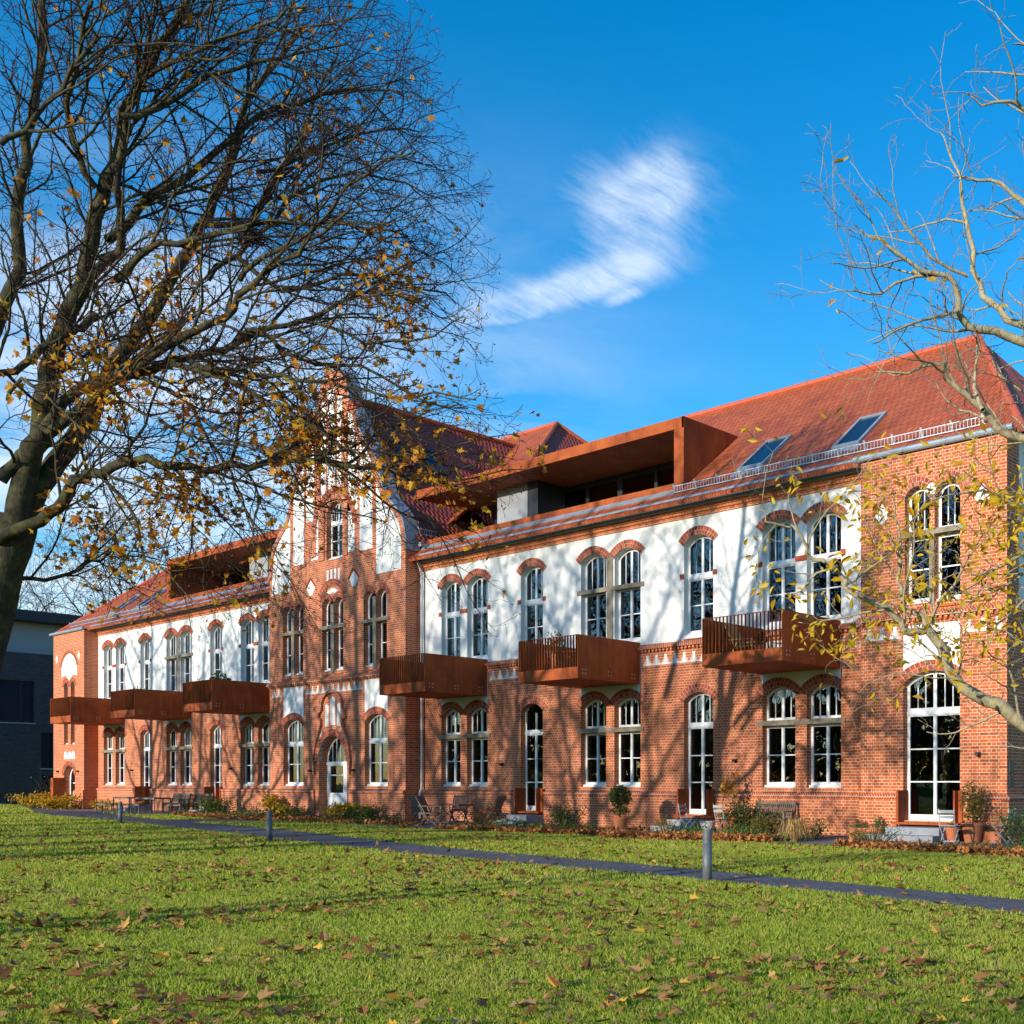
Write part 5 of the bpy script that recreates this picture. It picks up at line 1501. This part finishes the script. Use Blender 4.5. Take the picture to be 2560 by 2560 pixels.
def put_tree(t, name, loc, label, cat, bark, twig, ks=(9, 5, 4, 3, 3), split=1, group=None):
    r = thing(name, loc, label, cat, group)
    V, F = t.mesh(0, split, ks); np_obj('trunk', V, F, bark, r, True)
    V, F = t.mesh(split + 1, 9, ks); np_obj('twigs', V, F, twig, r)
    return r


# -- the big maple on the left
MC = np.array(at(60, 600, 20.2))


def maple_env(p):
    d = p - MC; return (d @ d) < 8.5 ** 2 or (p[2] < 7.6 and np.linalg.norm((p - MC)[:2]) < 9.8 and p[2] > 3.9)


T = Tree(3, maple_env)
D0 = 20.0


def px(pts, d0, d1=None):
    d1 = d0 if d1 is None else d1; n = len(pts) - 1
    return [at(u, v, d0 + (d1 - d0) * i / max(n, 1)) for i, (u, v) in enumerate(pts)]


limbs = [
    ([(-150, 2190), (-120, 2000), (-70, 1740), (-20, 1540), (25, 1371), (48, 1290)], D0, D0, .40, .30),          # trunk
    ([(42, 1300), (72, 1154), (98, 1090), (112, 1000), (125, 932), (140, 863), (172, 780), (205, 714), (227, 596), (248, 497), (292, 400), (310, 280), (348, 205), (397, 118), (435, 62), (480, -60)], D0, D0 - .6, .21, .05),
    ([(50, 1300), (98, 1225), (140, 1160), (180, 1100), (222, 1040), (245, 990), (280, 925), (330, 850), (385, 776), (422, 696), (472, 621), (515, 534), (559, 435), (590, 348), (621, 250), (700, 140), (760, 60)], D0 + .2, D0 + 2.2, .20, .03),
    ([(110, 1075), (160, 1020), (210, 975), (260, 955), (310, 935), (373, 890), (470, 838), (560, 790), (600, 733), (670, 683), (745, 640), (801, 578), (880, 520)], D0 - .3, D0 - 2.0, .105, .02),
    ([(120, 1085), (175, 1035), (232, 990), (326, 943), (427, 907), (518, 890), (596, 850), (670, 814), (745, 801), (850, 770), (960, 700)], D0 - .5, D0 - 1.2, .10, .02),
    ([(-20, 1345), (20, 1330), (72, 1312), (123, 1284), (163, 1244), (190, 1200), (225, 1188), (254, 1183), (315, 1150), (345, 1146), (398, 1157), (470, 1168), (543, 1172), (620, 1165), (700, 1150), (792, 1148), (840, 1166), (910, 1167), (973, 1176), (1066, 1198), (1143, 1214)], D0 - .3, D0 - 2.4, .115, .02),
    ([(0, 1200), (40, 1160), (75, 1115), (100, 1060)], D0 - .2, D0, .12, .08),
    ([(20, 1452), (80, 1447), (145, 1440), (200, 1418), (254, 1393), (322, 1382), (400, 1400)], D0, D0 + 2.0, .045, .012),
    ([(-60, 980), (0, 936), (60, 905), (106, 870), (160, 838), (205, 820), (242, 789)], D0 - 1.5, D0 - .3, .055, .075),
    ([(-90, 1000), (-20, 830), (37, 733), (50, 621), (52, 500), (60, 400), (81, 280), (106, 93), (118, -60)], D0 + 1.2, D0 + .8, .14, .05),
    ([(230, 690), (280, 640), (295, 600), (300, 528), (300, 404), (329, 298), (348, 186), (373, 93), (395, -40)], D0 - .3, D0 - 1.2, .085, .03),
    ([(290, 700), (330, 660), (397, 615), (497, 596), (621, 559), (776, 553), (900, 560), (1020, 590)], D0 - .2, D0 - 1.0, .07, .014),
    ([(270, 600), (320, 547), (397, 478), (484, 428), (534, 379), (621, 304), (683, 273), (807, 236), (932, 225), (1010, 240)], D0 - .4, D0 + 1.0, .085, .014),
    ([(500, 560), (590, 560), (640, 520), (700, 440), (760, 330), (800, 220), (850, 110)], D0 + 1.2, D0 + 2.6, .06, .016),
    ([(600, 700), (650, 640), (760, 590), (870, 480), (960, 400), (1040, 380)], D0 - 1.2, D0 - 2.4, .045, .012),
    ([(596, 850), (640, 820), (700, 870), (745, 894), (840, 900), (960, 940), (1080, 1010), (1170, 1020)], D0 - 1.0, D0 - 1.6, .045, .012),
    ([(470, 900), (560, 925), (640, 938), (702, 945), (780, 947), (867, 962), (973, 993), (1090, 990), (1190, 1000)], D0 - 1.4, D0 - 2.8, .05, .010),
    ([(430, 910), (520, 935), (600, 959), (647, 993), (693, 1006), (774, 1055), (836, 1099), (880, 1127), (960, 1180)], D0 - 1.2, D0 - 3.4, .05, .010),
    ([(330, 940), (390, 960), (450, 990), (500, 1060), (550, 1140), (590, 1230), (640, 1300), (700, 1390)], D0 - .8, D0 - 2.0, .040, .010),
    ([(230, 1185), (280, 1215), (320, 1260), (350, 1330), (370, 1400), (430, 1440), (480, 1500)], D0 - .8, D0 - 1.6, .035, .010),
    ([(430, 1165), (455, 1215), (460, 1270), (475, 1330), (470, 1400)], D0 - 1.0, D0 - 1.3, .032, .010),
    ([(240, 470), (200, 380), (170, 260), (190, 140), (230, 0)], D0 - .5, D0 - 1.8, .06, .03),
    ([(0, 360), (60, 330), (130, 260), (170, 180), (250, 90)], D0 - 2.0, D0 - 1.6, .05, .03),
    ([(300, 290), (400, 270), (520, 190), (640, 160), (760, 130), (870, 110)], D0 - 1.5, D0 - .2, .055, .014),
    ([(348, 205), (450, 140), (560, 100), (680, 40), (760, 20)], D0 - 1.0, D0 - 2.4, .045, .014),
    ([(400, 1050), (520, 1110), (640, 1130)], D0 - 1.8, D0 - 2.6, .03, .010),
    ([(20, 1000), (60, 960), (130, 990), (210, 1080), (260, 1160), (290, 1230)], D0 - 2.2, D0 - 3.0, .035, .010),
    ([(640, 430), (740, 400), (850, 350), (960, 330), (1050, 330)], D0 + 1.0, D0 + 2.0, .04, .012),
    ([(590, 640), (700, 720), (800, 700), (930, 690), (1060, 720), (1140, 760)], D0 - .8, D0 + .4, .045, .010),
    ([(520, 700), (640, 600), (760, 470), (900, 430), (1020, 460), (1110, 500)], D0 + .2, D0 + 1.5, .05, .010),
    ([(740, 800), (860, 830), (980, 860), (1090, 830), (1160, 790)], D0 - 1.1, D0 - 2.2, .03, .009),
]
PM = dict(n=[8, 9, 8, 6, 5], wig=[.09, .13, .16, .20, .2], trop=[np.array([0, 0, .02])] * 5, rmin=.0042, max=3, gap=[.30, .23, .155, .1], ang=[42, 44, 46, 45],
          len=[2.3, 1.05, .42, .25], r=[.030, .013, .0065, .0045])
for i, (pts, d0, d1, r0, r1) in enumerate(limbs):
    q, rad = T.limb(px(pts, d0, d1), r0, r1, .02 if i < 3 else .035)
    if i == 0: continue
    pm = PM if min(p_[1] for p_ in pts) < 1180 or max(p_[0] for p_ in pts) < 450 else dict(PM, gap=[.55, .34, .22, .1], len=[1.3, .7, .35, .2])
    T.sides(q, rad, 0, pm, None, t0=.22 if r0 > .12 else .12, bias=np.array(RT) * .22)
maple = put_tree(T, 'maple_tree', tuple(at(-150, 2153, D0)), 'big spreading maple on the left with dark bare twigs and scattered orange leaves', 'tree', BARK, TWIG, split=1)
maple.location.z = 0
for c in kids(maple): c.matrix_parent_inverse = Matrix.Translation(-maple.location)
tips = np.array([t[0] for t in T.tips]); tr_ = np.array([t[1] for t in T.tips])
# leaves hang in clusters, most of them low in the crown
rel = tips - np.array([0, 0, H]); dep = rel @ np.array(FW); uu = CX + FPX * (rel @ np.array(RT)) / dep
cl = np.array([noise.noise(Vector(p * .75)) for p in tips]); fine = np.array([noise.noise(Vector(p * 2.1 + 9)) for p in tips])
low = np.clip((11.2 - tips[:, 2]) / 4.2, 0, 1); lowr = np.clip((tips[:, 2] - 4.0) / 1.0, .5, 1)
vv = HY - FPX * rel[:, 2] / dep
w = np.clip(cl * 3.4 + fine * 1.1 - .55 + low * .55, 0, 1.9) * (.16 + low * .84) * lowr
w *= np.where((vv > 1260) & (uu > 400), .55, 1.0) * np.where((vv > 1330) & (uu > 520), .35, 1.0)
cnt = T.rng.poisson(w * 1.5); idx = np.repeat(np.arange(len(tips)), cnt)
P = tips[idx] + T.rng.normal(0, .10, (len(idx), 3)) + np.array([0, 0, -.10])
V, F = leaves(P, T.rng.uniform(.07, .145, len(P)), 'maple', (0, -.5, -.2), 1.0, curl=.25, rng=T.rng); np_obj('foliage', V, F, MLEAF, maple)
ix = np.nonzero(T.rng.uniform(0, 1, len(tips)) < .62)[0]; P = tips[ix] + T.rng.normal(0, .035, (len(ix), 3)) + np.array([0, 0, -.03])
V, F = leaves(P, T.rng.uniform(.03, .06, len(P)), 'oval', (0, -.3, -.5), 1.0, rng=T.rng); tag(np_obj('seeds', V, F, SEED, maple), kind='stuff')
# nest
rng = np.random.default_rng(4); nc = Vector(at(622, 592, D0 + .2)); g = MB()
for i in range(150):
    a = rng.uniform(0, 6.28); d = Vector((math.cos(a), math.sin(a), rng.uniform(-.3, .3))); p = nc + Vector(rng.normal(0, .09, 3)); g.tube([p - d * .16, p + d * .16], .006, 4)
tag(g.build('bird_nest', TWIG), 'dark ball of twigs, a bird nest high in the maple', 'nest')

# -- the pale tree on the right
T2 = Tree(8)
R0 = 15.5
l2 = [
    ([(2960, 2140), (2930, 1900), (2880, 1600), (2860, 1300), (2840, 1000), (2800, 700), (2780, 420), (2760, 120)], R0, R0, .26, .05),
    ([(2880, 1960), (2760, 1900), (2660, 1850), (2560, 1808), (2501, 1768), (2430, 1728), (2381, 1696), (2362, 1640), (2345, 1600), (2318, 1570)], R0, R0 - .5, .115, .060),
    ([(2318, 1572), (2290, 1577), (2262, 1580), (2247, 1550), (2220, 1525), (2190, 1510), (2145, 1492), (2115, 1465), (2101, 1434), (2060, 1405), (2020, 1389), (2007, 1354), (1985, 1318), (1949, 1314), (1914, 1296), (1892, 1270)], R0 - .5, R0 - 1.2, .055, .008),
    ([(2318, 1570), (2300, 1540), (2262, 1518), (2252, 1478), (2252, 1420), (2252, 1360), (2240, 1290), (2232, 1220)], R0 - .5, R0 - .3, .040, .007),
    ([(2316, 1566), (2340, 1525), (2380, 1460), (2420, 1390), (2460, 1330)], R0 - .5, R0 - .9, .026, .008),
    ([(2860, 1330), (2740, 1340), (2640, 1360), (2560, 1380), (2470, 1430), (2420, 1470), (2380, 1490)], R0, R0 - .8, .045, .008),
    ([(2860, 1250), (2700, 1160), (2560, 1094), (2494, 1075), (2457, 1025), (2420, 994), (2364, 945), (2357, 907), (2270, 932), (2190, 930)], R0, R0 - .6, .075, .008),
    ([(2457, 1025), (2440, 970), (2438, 900), (2442, 830)], R0 - .4, R0, .035, .008),
    ([(2830, 960), (2700, 900), (2560, 861), (2488, 833), (2420, 814), (2395, 777), (2389, 721), (2364, 687), (2308, 678), (2233, 622), (2177, 591), (2134, 560)], R0, R0 - 1.0, .075, .007),
    ([(2830, 900), (2700, 860), (2560, 814), (2500, 777), (2457, 740), (2438, 671), (2426, 584), (2407, 504), (2395, 435), (2370, 370), (2350, 330)], R0, R0 + .6, .065, .007),
    ([(2420, 690), (2330, 640), (2260, 560), (2220, 500), (2190, 470)], R0 + .3, R0 - .3, .025, .006),
    ([(2364, 687), (2290, 690), (2200, 730), (2140, 730), (2085, 728)], R0 - .6, R0 - 1.0, .025, .006),
    ([(2395, 777), (2310, 800), (2230, 830), (2180, 860)], R0 - .5, R0 - 1.4, .024, .006),
    ([(2800, 700), (2680, 600), (2580, 520), (2500, 460), (2450, 450), (2380, 440)], R0 + .4, R0 + .4, .05, .007),
    ([(2780, 420), (2660, 320), (2560, 274), (2519, 255), (2457, 261), (2413, 232)], R0, R0 - .4, .045, .006),
    ([(2770, 250), (2660, 170), (2580, 120), (2530, 110)], R0, R0 - .4, .04, .006),
    ([(2700, 1500), (2620, 1420), (2560, 1300), (2500, 1240), (2420, 1230), (2330, 1250)], R0, R0 - 1.2, .035, .007),
    ([(2700, 1500), (2640, 1480), (2560, 1500), (2500, 1560), (2470, 1620)], R0 - .3, R0 - 1.4, .03, .007),
    ([(2560, 1808), (2540, 1740), (2520, 1680), (2480, 1640), (2440, 1600)], R0 - .3, R0 - .8, .02, .006),
    ([(2400, 1700), (2330, 1690), (2270, 1680), (2200, 1690), (2150, 1730)], R0 - .5, R0 - .8, .012, .005),
    ([(2840, 1000), (2700, 1010), (2600, 1000), (2520, 960), (2480, 900)], R0 + .5, R0 + .9, .04, .008),
]
PW = dict(n=[7, 7, 6, 5, 5], wig=[.13, .17, .2, .2, .2], trop=[np.array([0, 0, .035])] * 5, rmin=.0042, max=3, gap=[.34, .27, .20, .1], ang=[48, 50, 50, 45],
          len=[1.15, .62, .27, .2], r=[.018, .010, .006, .0045])
for i, (pts, d0, d1, r0, r1) in enumerate(l2):
    q, rad = T2.limb(px(pts, d0, d1), r0, r1, .02)
    if i == 0: continue
    T2.sides(q, rad, 0, PW, None, t0=.10, bias=-np.array(RT) * .12)
walnut = put_tree(T2, 'walnut_tree', tuple(at(2960, 2140, R0)), 'pale barked tree at the right edge with yellow leaves on its low branches', 'tree', BARK2, TWIG2, split=1)
walnut.location.z = 0
for c in kids(walnut): c.matrix_parent_inverse = Matrix.Translation(-walnut.location)
tips = np.array([t[0] for t in T2.tips]); td = np.array([t[1] for t in T2.tips])
rel = tips - np.array([0, 0, H]); dep = rel @ np.array(FW); vv = HY - FPX * rel[:, 2] / dep; uu = CX + FPX * (rel @ np.array(RT)) / dep
lowz = np.clip((6.3 - tips[:, 2]) / 1.1, 0, 1) * np.clip((tips[:, 2] - 2.2) / .8, .15, 1)
cl = np.array([noise.noise(Vector(p * .9 + 3)) for p in tips])
w = lowz * np.clip(.75 + cl * 1.6, 0, 2) + .012
cnt = (T2.rng.uniform(0, 1, len(tips)) < w * 1.1).astype(int) * T2.rng.integers(2, 5, len(tips)); idx = np.repeat(np.arange(len(tips)), cnt)
P = tips[idx] + T2.rng.normal(0, .10, (len(idx), 3))
V, F = leaves(P, T2.rng.uniform(.085, .17, len(P)), 'long', (0, -.8, .5), .8, curl=.2, rng=T2.rng); np_obj('foliage', V, F, WLEAF, walnut)


# -- free growing bare trees: two behind the house, several in the park south of it
def free_tree(seed, base, Ht, r0, spread, P, nl, first=.28):
    t = Tree(seed); rng = t.rng; b = np.array(base, float)
    trunk, rad = t.limb([b + np.array([0, 0, -.2]), b + np.array([.05, .03, Ht * .22]), b + np.array([rng.normal(0, .15), rng.normal(0, .15), Ht * .45]), b + np.array([rng.normal(0, .4), rng.normal(0, .4), Ht * .85])], r0, r0 * .15, .02)
    for i in range(nl):
        f = first + (.92 - first) * i / nl; j = int(f * (len(trunk) - 1)); a = i * 2.4 + rng.normal(0, .3); L = spread * (1.05 - .55 * f) * rng.uniform(.85, 1.1)
        up = rng.uniform(.55, .95); d = np.array([math.cos(a), math.sin(a), up]); d /= np.linalg.norm(d)
        pts = [trunk[j], trunk[j] + d * L * .35, trunk[j] + d * L * .7 + np.array([0, 0, L * .08]), trunk[j] + d * L + np.array([0, 0, L * .22])]
        q, rd = t.limb(pts, rad[j] * .55, .02, .05); t.sides(q, rd, 0, P, None, t0=.15)
    return t


PB = dict(n=[7, 6, 5, 4, 4], wig=[.12, .16, .18, .2, .2], trop=[np.array([0, 0, .03])] * 5, rmin=.012, max=3, gap=[.9, .62, .42, .3], ang=[40, 42, 45, 45],
          len=[4.6, 2.3, 1.0, .5], r=[.07, .035, .017, .012])
t = free_tree(21, (-97.0, 39.5, -.1), 22.5, .38, 13.0, PB, 15)
put_tree(t, 'bare_tree', (-97.0, 39.5, -.1), 'bare dark tree behind the left end of the roof, beyond the rust dormer', 'tree', BARK, TWIG, (7, 4, 3, 3, 3), group='bare trees behind the house')
t = free_tree(22, (-118.0, 37, -.1), 21, .36, 12.0, PB, 13)
put_tree(t, 'bare_tree', (-118.0, 37, -.1), 'bare dark tree rising behind the dark brick building at the left edge', 'tree', BARK, TWIG, (7, 4, 3, 3, 3), group='bare trees behind the house')
PS = dict(n=[7, 6, 5, 4, 4], wig=[.12, .16, .18, .2, .2], trop=[np.array([0, 0, .03])] * 5, rmin=.006, max=3, gap=[.62, .40, .30, .2], ang=[42, 44, 46, 45],
          len=[2.8, 1.3, .55, .3], r=[.045, .02, .010, .006])
protos = []
for sd, Ht, r0, sp, fi in ((31, 14.5, .24, 6.5, .26), (32, 17.0, .34, 8.0, .26), (33, 9.0, .17, 2.6, .62)):
    t = free_tree(sd, (0, 0, 0), Ht, r0, sp, PS, 13 if fi < .5 else 7, fi)
    r = put_tree(t, 'park_tree', (0, 0, 0), 'bare park tree south of the lawn', 'tree', BARK, TWIG, (8, 4, 3, 3, 3), group='park trees behind the viewer')
    tips = np.array([q[0] for q in t.tips]); k = t.rng.uniform(0, 1, len(tips)) < .16
    P = tips[k] + t.rng.normal(0, .08, (k.sum(), 3)); V, F = leaves(P, t.rng.uniform(.12, .2, len(P)), 'maple', (0, -.3, .3), 1, curl=.2, rng=t.rng); np_obj('foliage', V, F, MLEAF, r)
    protos.append(r)
spots = [(0, -32.6, 1.0, .3, 1.25), (1, -28.4, -5.0, 1.9, 1.3), (0, -52.9, 6.0, 2.6, 1.25), (2, -12.75, -3.5, .9, .95), (2, -12.15, -5.2, 2.2, 1.0), (1, -42.0, -8.0, .7, 1.35), (0, -45.5, -3.0, 4.0, 1.3), (1, -63.0, 2.0, 5.1, 1.15), (0, -26.2, -14.0, 3.1, 1.25), (1, -37.0, -16.0, 2.2, 1.4), (0, -57.5, -9.0, 1.2, 1.4), (0, -49.0, 3.5, 5.6, 1.2), (0, -35.0, -9.0, 5.0, 1.3), (1, -2.0, -44.0, 4.4, 1), (1, 14.0, -40.0, .2, 1)]
used = set()
for n_, (k, x, y, rz_, sc_) in enumerate(spots):
    lb = 'leafless park tree outside the picture whose shadow falls over lawn and facade'
    o = protos[k] if k not in used else dup(protos[k], (0, 0, 0)); used.add(k)
    o.location = (x, y, 0); o.rotation_euler = (0, 0, rz_); o.scale = (sc_,) * 3; o['label'] = lb

# a wood far to the south, behind the viewer: the ground floor panes mirror it
rng = np.random.default_rng(40); n = 9000; x = rng.uniform(-190, 60, n); hh = np.array([noise.noise(Vector((v * .07, 2, 0))) for v in x]) * 4 + 13.5
z = hh * rng.uniform(.02, 1, n) ** .8; y = -82 + rng.normal(0, 4, n) * (1.1 - z / 20)
V, F = leaves(np.stack([x, y, z], 1), rng.uniform(1.0, 2.2, n), 'maple', (0, 1, .2), .8, curl=.3, rng=rng)
tag(np_obj('far_wood', V, F, m_island('wood_leaf', [(0, (.03, .045, .012)), (.5, (.10, .09, .02)), (.8, (.25, .13, .025)), (1, (.4, .22, .03))], .7, .2)), 'autumn wood south of the lawn', None, None, 'stuff')

# ------------------------------------------------------------------ grass and fallen leaves
def in_lawn(x, y):
    ok = (y < lin(BED, x) - .05) & ~((y > lin(PATH_NEAR, x) + .02) & (y < lin(PATH_FAR, x) - .02))
    ok &= ~((x > -46.2) & (x < -41.4) & (y > 18.6))
    for x0, x1, y0, y1 in ((-36.9, -29.2, 21.9, 26), (-24.4, -17.6, 22.3, 26), (-17.2, -6, 21.7, 25.2), (-67.8, -54.5, 22.6, 26)): ok &= ~((x > x0) & (x < x1) & (y > y0) & (y < y1))
    return ok


def grass():
    rng = np.random.default_rng(12); X, Y, SZ = [], [], []
    # rings round the standpoint: dense and fine near, sparser and broader far
    for d0, d1, dens, sz in ((5.0, 8.0, 5200, .62), (8.0, 11.5, 3000, .8), (11.5, 16, 1500, 1.0), (16, 24, 700, 1.35), (24, 38, 260, 2.0), (38, 62, 90, 3.2), (62, 105, 24, 5.2)):
        a0, a1 = R(20), R(80) if d1 < 40 else R(76); area = (a1 - a0) / 2 * (d1 ** 2 - d0 ** 2); n = int(area * dens)
        d = np.sqrt(rng.uniform(d0 ** 2, d1 ** 2, n)); a = rng.uniform(a0, a1, n); x, y = -d * np.sin(a), d * np.cos(a); k = in_lawn(x, y)
        X.append(x[k]); Y.append(y[k]); SZ.append(np.full(k.sum(), sz))
    x, y, s = map(np.concatenate, (X, Y, SZ)); n = len(x); z = gz(x, y)
    h = rng.uniform(.024, .056, n) * (1 + .30 * (s - 1)); wd = .0042 * s * rng.uniform(.7, 1.3, n); a = rng.uniform(0, 6.283, n); ln = rng.normal(0, .40, (n, 2)) * h[:, None]
    B = np.stack([x, y, z], 1); sx = np.stack([np.cos(a) * wd, np.sin(a) * wd, np.zeros(n)], 1)
    mid = B + np.stack([ln[:, 0] * .35, ln[:, 1] * .35, h * .6], 1); tip = B + np.stack([ln[:, 0] * 1.2, ln[:, 1] * 1.2, h], 1)
    V = np.stack([B - sx, B + sx, mid + sx * .7, tip, mid - sx * .7], 1).reshape(-1, 3); i = np.arange(n)[:, None] * 5
    m, t = newmat('grass_blade'); g = t.n('ShaderNodeNewGeometry'); nz = t.noise(g.outputs['Position'], .33, 4); n2 = t.noise(g.outputs['Position'], 2.2, 3)
    f = t.m('ADD', t.m('MULTIPLY', g.outputs['Random Per Island'], .50), t.m('ADD', t.m('MULTIPLY', nz, .38), t.m('MULTIPLY', n2, .28)))
    col = t.ramp(f, [(0.22, (0.20, 0.32, 0.022)), (0.45, (0.36, 0.47, 0.036)), (0.64, (0.50, 0.54, 0.07)), (0.88, (0.62, 0.52, 0.17))])
    principled(t, col, 0.6, 0.2, trans=0.45)
    o = np_obj('grass', V, i + np.arange(5)[None], m); tag(o, 'short green lawn grass', None, None, 'stuff'); return n


NB = grass()


def fallen():
    rng = np.random.default_rng(15); X, Y = [], []
    for d0, d1, dens in ((5.2, 9, 52.0), (9, 14, 38), (14, 22, 26), (22, 40, 14.0), (40, 75, 4.5)):
        a0, a1 = R(20), R(78); n = int((a1 - a0) / 2 * (d1 ** 2 - d0 ** 2) * dens)
        d = np.sqrt(rng.uniform(d0 ** 2, d1 ** 2, n)); a = rng.uniform(a0, a1, n); x, y = -d * np.sin(a), d * np.cos(a)
        # most lie under the maple, few near the right
        wt = np.clip(.10 + 1.1 * np.exp(-((x + 22) ** 2 + (y - 8) ** 2) / 260) + .5 * np.exp(-((x + 55) ** 2 + (y - 19) ** 2) / 400) + .55 * np.exp(-((x + 8) ** 2 + (y - 4) ** 2) / 40), 0, 1)
        cl = np.array([noise.noise(Vector((px_ * .55, py_ * .55, 3))) for px_, py_ in zip(x, y)])
        k = (rng.uniform(0, 1, n) < wt * np.clip(.62 + 1.5 * cl, .05, 1.6)); k &= y < lin(BED, x) - .05
        onp = (y > lin(PATH_NEAR, x)) & (y < lin(PATH_FAR, x)); k &= ~(onp & (rng.uniform(0, 1, n) < .75))
        X.append(x[k]); Y.append(y[k])
    x, y = map(np.concatenate, (X, Y)); onp = (y > lin(PATH_NEAR, x)) & (y < lin(PATH_FAR, x)); z = gz(x, y) + np.where(onp, .014, .034)
    P = np.stack([x, y, z], 1); o = np.argsort(np.hypot(x, y)); return P[o], rng


LP, rng = fallen()
protos = []
for k in range(10):
    V, F = leaves(np.zeros((1, 3)), 1.0, 'maple', (0, 0, 1), .0, curl=.30, rng=rng); me = np_mesh(V, F); me.materials.append(FALLEN); protos.append(me)
m_y = m_island('fallen_leaf_gold', [(0, (.55, .32, .03)), (1, (.66, .40, .05))], .7, .2)
ncol = [m_plain('fallen_leaf_%d' % i, c, .75, .15, var=.25, scale=5) for i, c in enumerate([(.30, .13, .045), (.40, .215, .085), (.20, .075, .03), (.36, .165, .05), (.47, .29, .12)])]
variants = []
for i, me in enumerate(protos):
    m2 = me.copy(); m2.materials.clear(); m2.materials.append(ncol[i % 5] if i != 7 else m_y); variants.append(m2)
NEAR = 290
for i in range(min(NEAR, len(LP))):
    v = int(rng.integers(0, 10)); o = bpy.data.objects.new('fallen_leaf', variants[v]); COL.objects.link(o)
    s = rng.uniform(.04, .095); o.location = LP[i] + np.array([0, 0, rng.uniform(0, .02)]); o.scale = (s, s * rng.uniform(.8, 1.1), s); o.rotation_euler = (rng.normal(0, .2), rng.normal(0, .2), rng.uniform(0, 6.28))
    tag(o, 'golden yellow maple leaf lying on the near lawn' if v == 7 else 'curled brown maple leaf lying on the near lawn', 'leaf', 'golden leaves lying on the lawn' if v == 7 else 'brown leaves lying on the lawn')
P = LP[NEAR:]; V, F = leaves(P, rng.uniform(.05, .125, len(P)), 'maple', (0, 0, 1), .22, curl=.32, rng=rng)
tag(np_obj('leaf_litter', V, F, FALLEN), 'brown and golden maple leaves scattered on the lawn', None, None, 'stuff')

# leaf heaps and ground cover in the beds
def bed_points(n, x0, x1, ya, yb, rng):
    x = rng.uniform(x0, x1, n); lo = np.interp(x, [p[0] for p in ya], [p[1] for p in ya]); hi = np.interp(x, [p[0] for p in yb], [p[1] for p in yb]); return x, lo + (hi - lo) * rng.uniform(0, 1, n) ** 1.3


BEDLO = [(p[0], p[1] - .12) for p in BED]
V_, F_, off = [], [], 0
for n, x0, x1, hi, hh in ((2600, -48.6, -37.4, 24.9, .10), (2300, -30.4, -24.2, 23.4, .12), (2600, -23.2, -17.2, 22.6, .15), (2200, -15.0, -8.0, 21.95, .15), (1200, -37.4, -33.2, 23.0, .08), (1500, -54, -48.6, 24.6, .09), (700, -74, -68.5, 25, .08)):
    x, y = bed_points(n, x0, x1, BEDLO, [(x0, hi), (x1, hi)], rng); z = gz(x, y) + .02 + hh * rng.uniform(0, 1, n) ** 1.5
    V, F = leaves(np.stack([x, y, z], 1), rng.uniform(.05, .12, n), 'maple', (0, -.25, 1), .5, curl=.6, rng=rng); V_.append(V); F_.append(F + off); off += len(V)
tag(np_obj('leaf_heap', np.concatenate(V_), np.concatenate(F_), m_island('heap_leaf', [(0, (.16, .045, .016)), (.4, (.36, .125, .036)), (1, (.55, .27, .085))], .75, .15)), 'rust brown fallen leaves heaped along the flower beds', None, None, 'stuff')
V_, F_, off = [], [], 0
for n, x0, x1, lo, hi, hh in ((1100, -30.6, -24.6, 21.6, 24.0, .34), (1500, -21.0, -16.8, 22.0, 23.6, .36), (700, -48.2, -44.4, 23.2, 25, .3), (900, -41.8, -37.4, 23.2, 25, .34), (900, -53.8, -48.6, 23.4, 25.4, .32), (350, -12.6, -9, 21.5, 22.6, .26), (420, -24.6, -22, 24.6, 25.7, .22), (500, -73.8, -68.6, 23.9, 25, .3)):
    x = rng.uniform(x0, x1, n); y = rng.uniform(lo, hi, n); hm = np.array([noise.noise(Vector((a * 1.3, b * 1.3, 1))) for a, b in zip(x, y)]); z = gz(x, y) + .04 + hh * np.clip(.55 + hm, .1, 1) * rng.uniform(.2, 1, n)
    V, F = leaves(np.stack([x, y, z], 1), rng.uniform(.06, .13, n), 'oval', (0, -.5, .8), .55, curl=.15, rng=rng); V_.append(V); F_.append(F + off); off += len(V)
tag(np_obj('ground_cover', np.concatenate(V_), np.concatenate(F_), IVY_LEAF), 'low leafy green ground cover along the foot of the house', None, None, 'stuff')
print('blades', NB, 'leaves', len(LP), 'maple lines', len(T.lines), 'tips', len(T.tips), 'walnut', len(T2.lines))
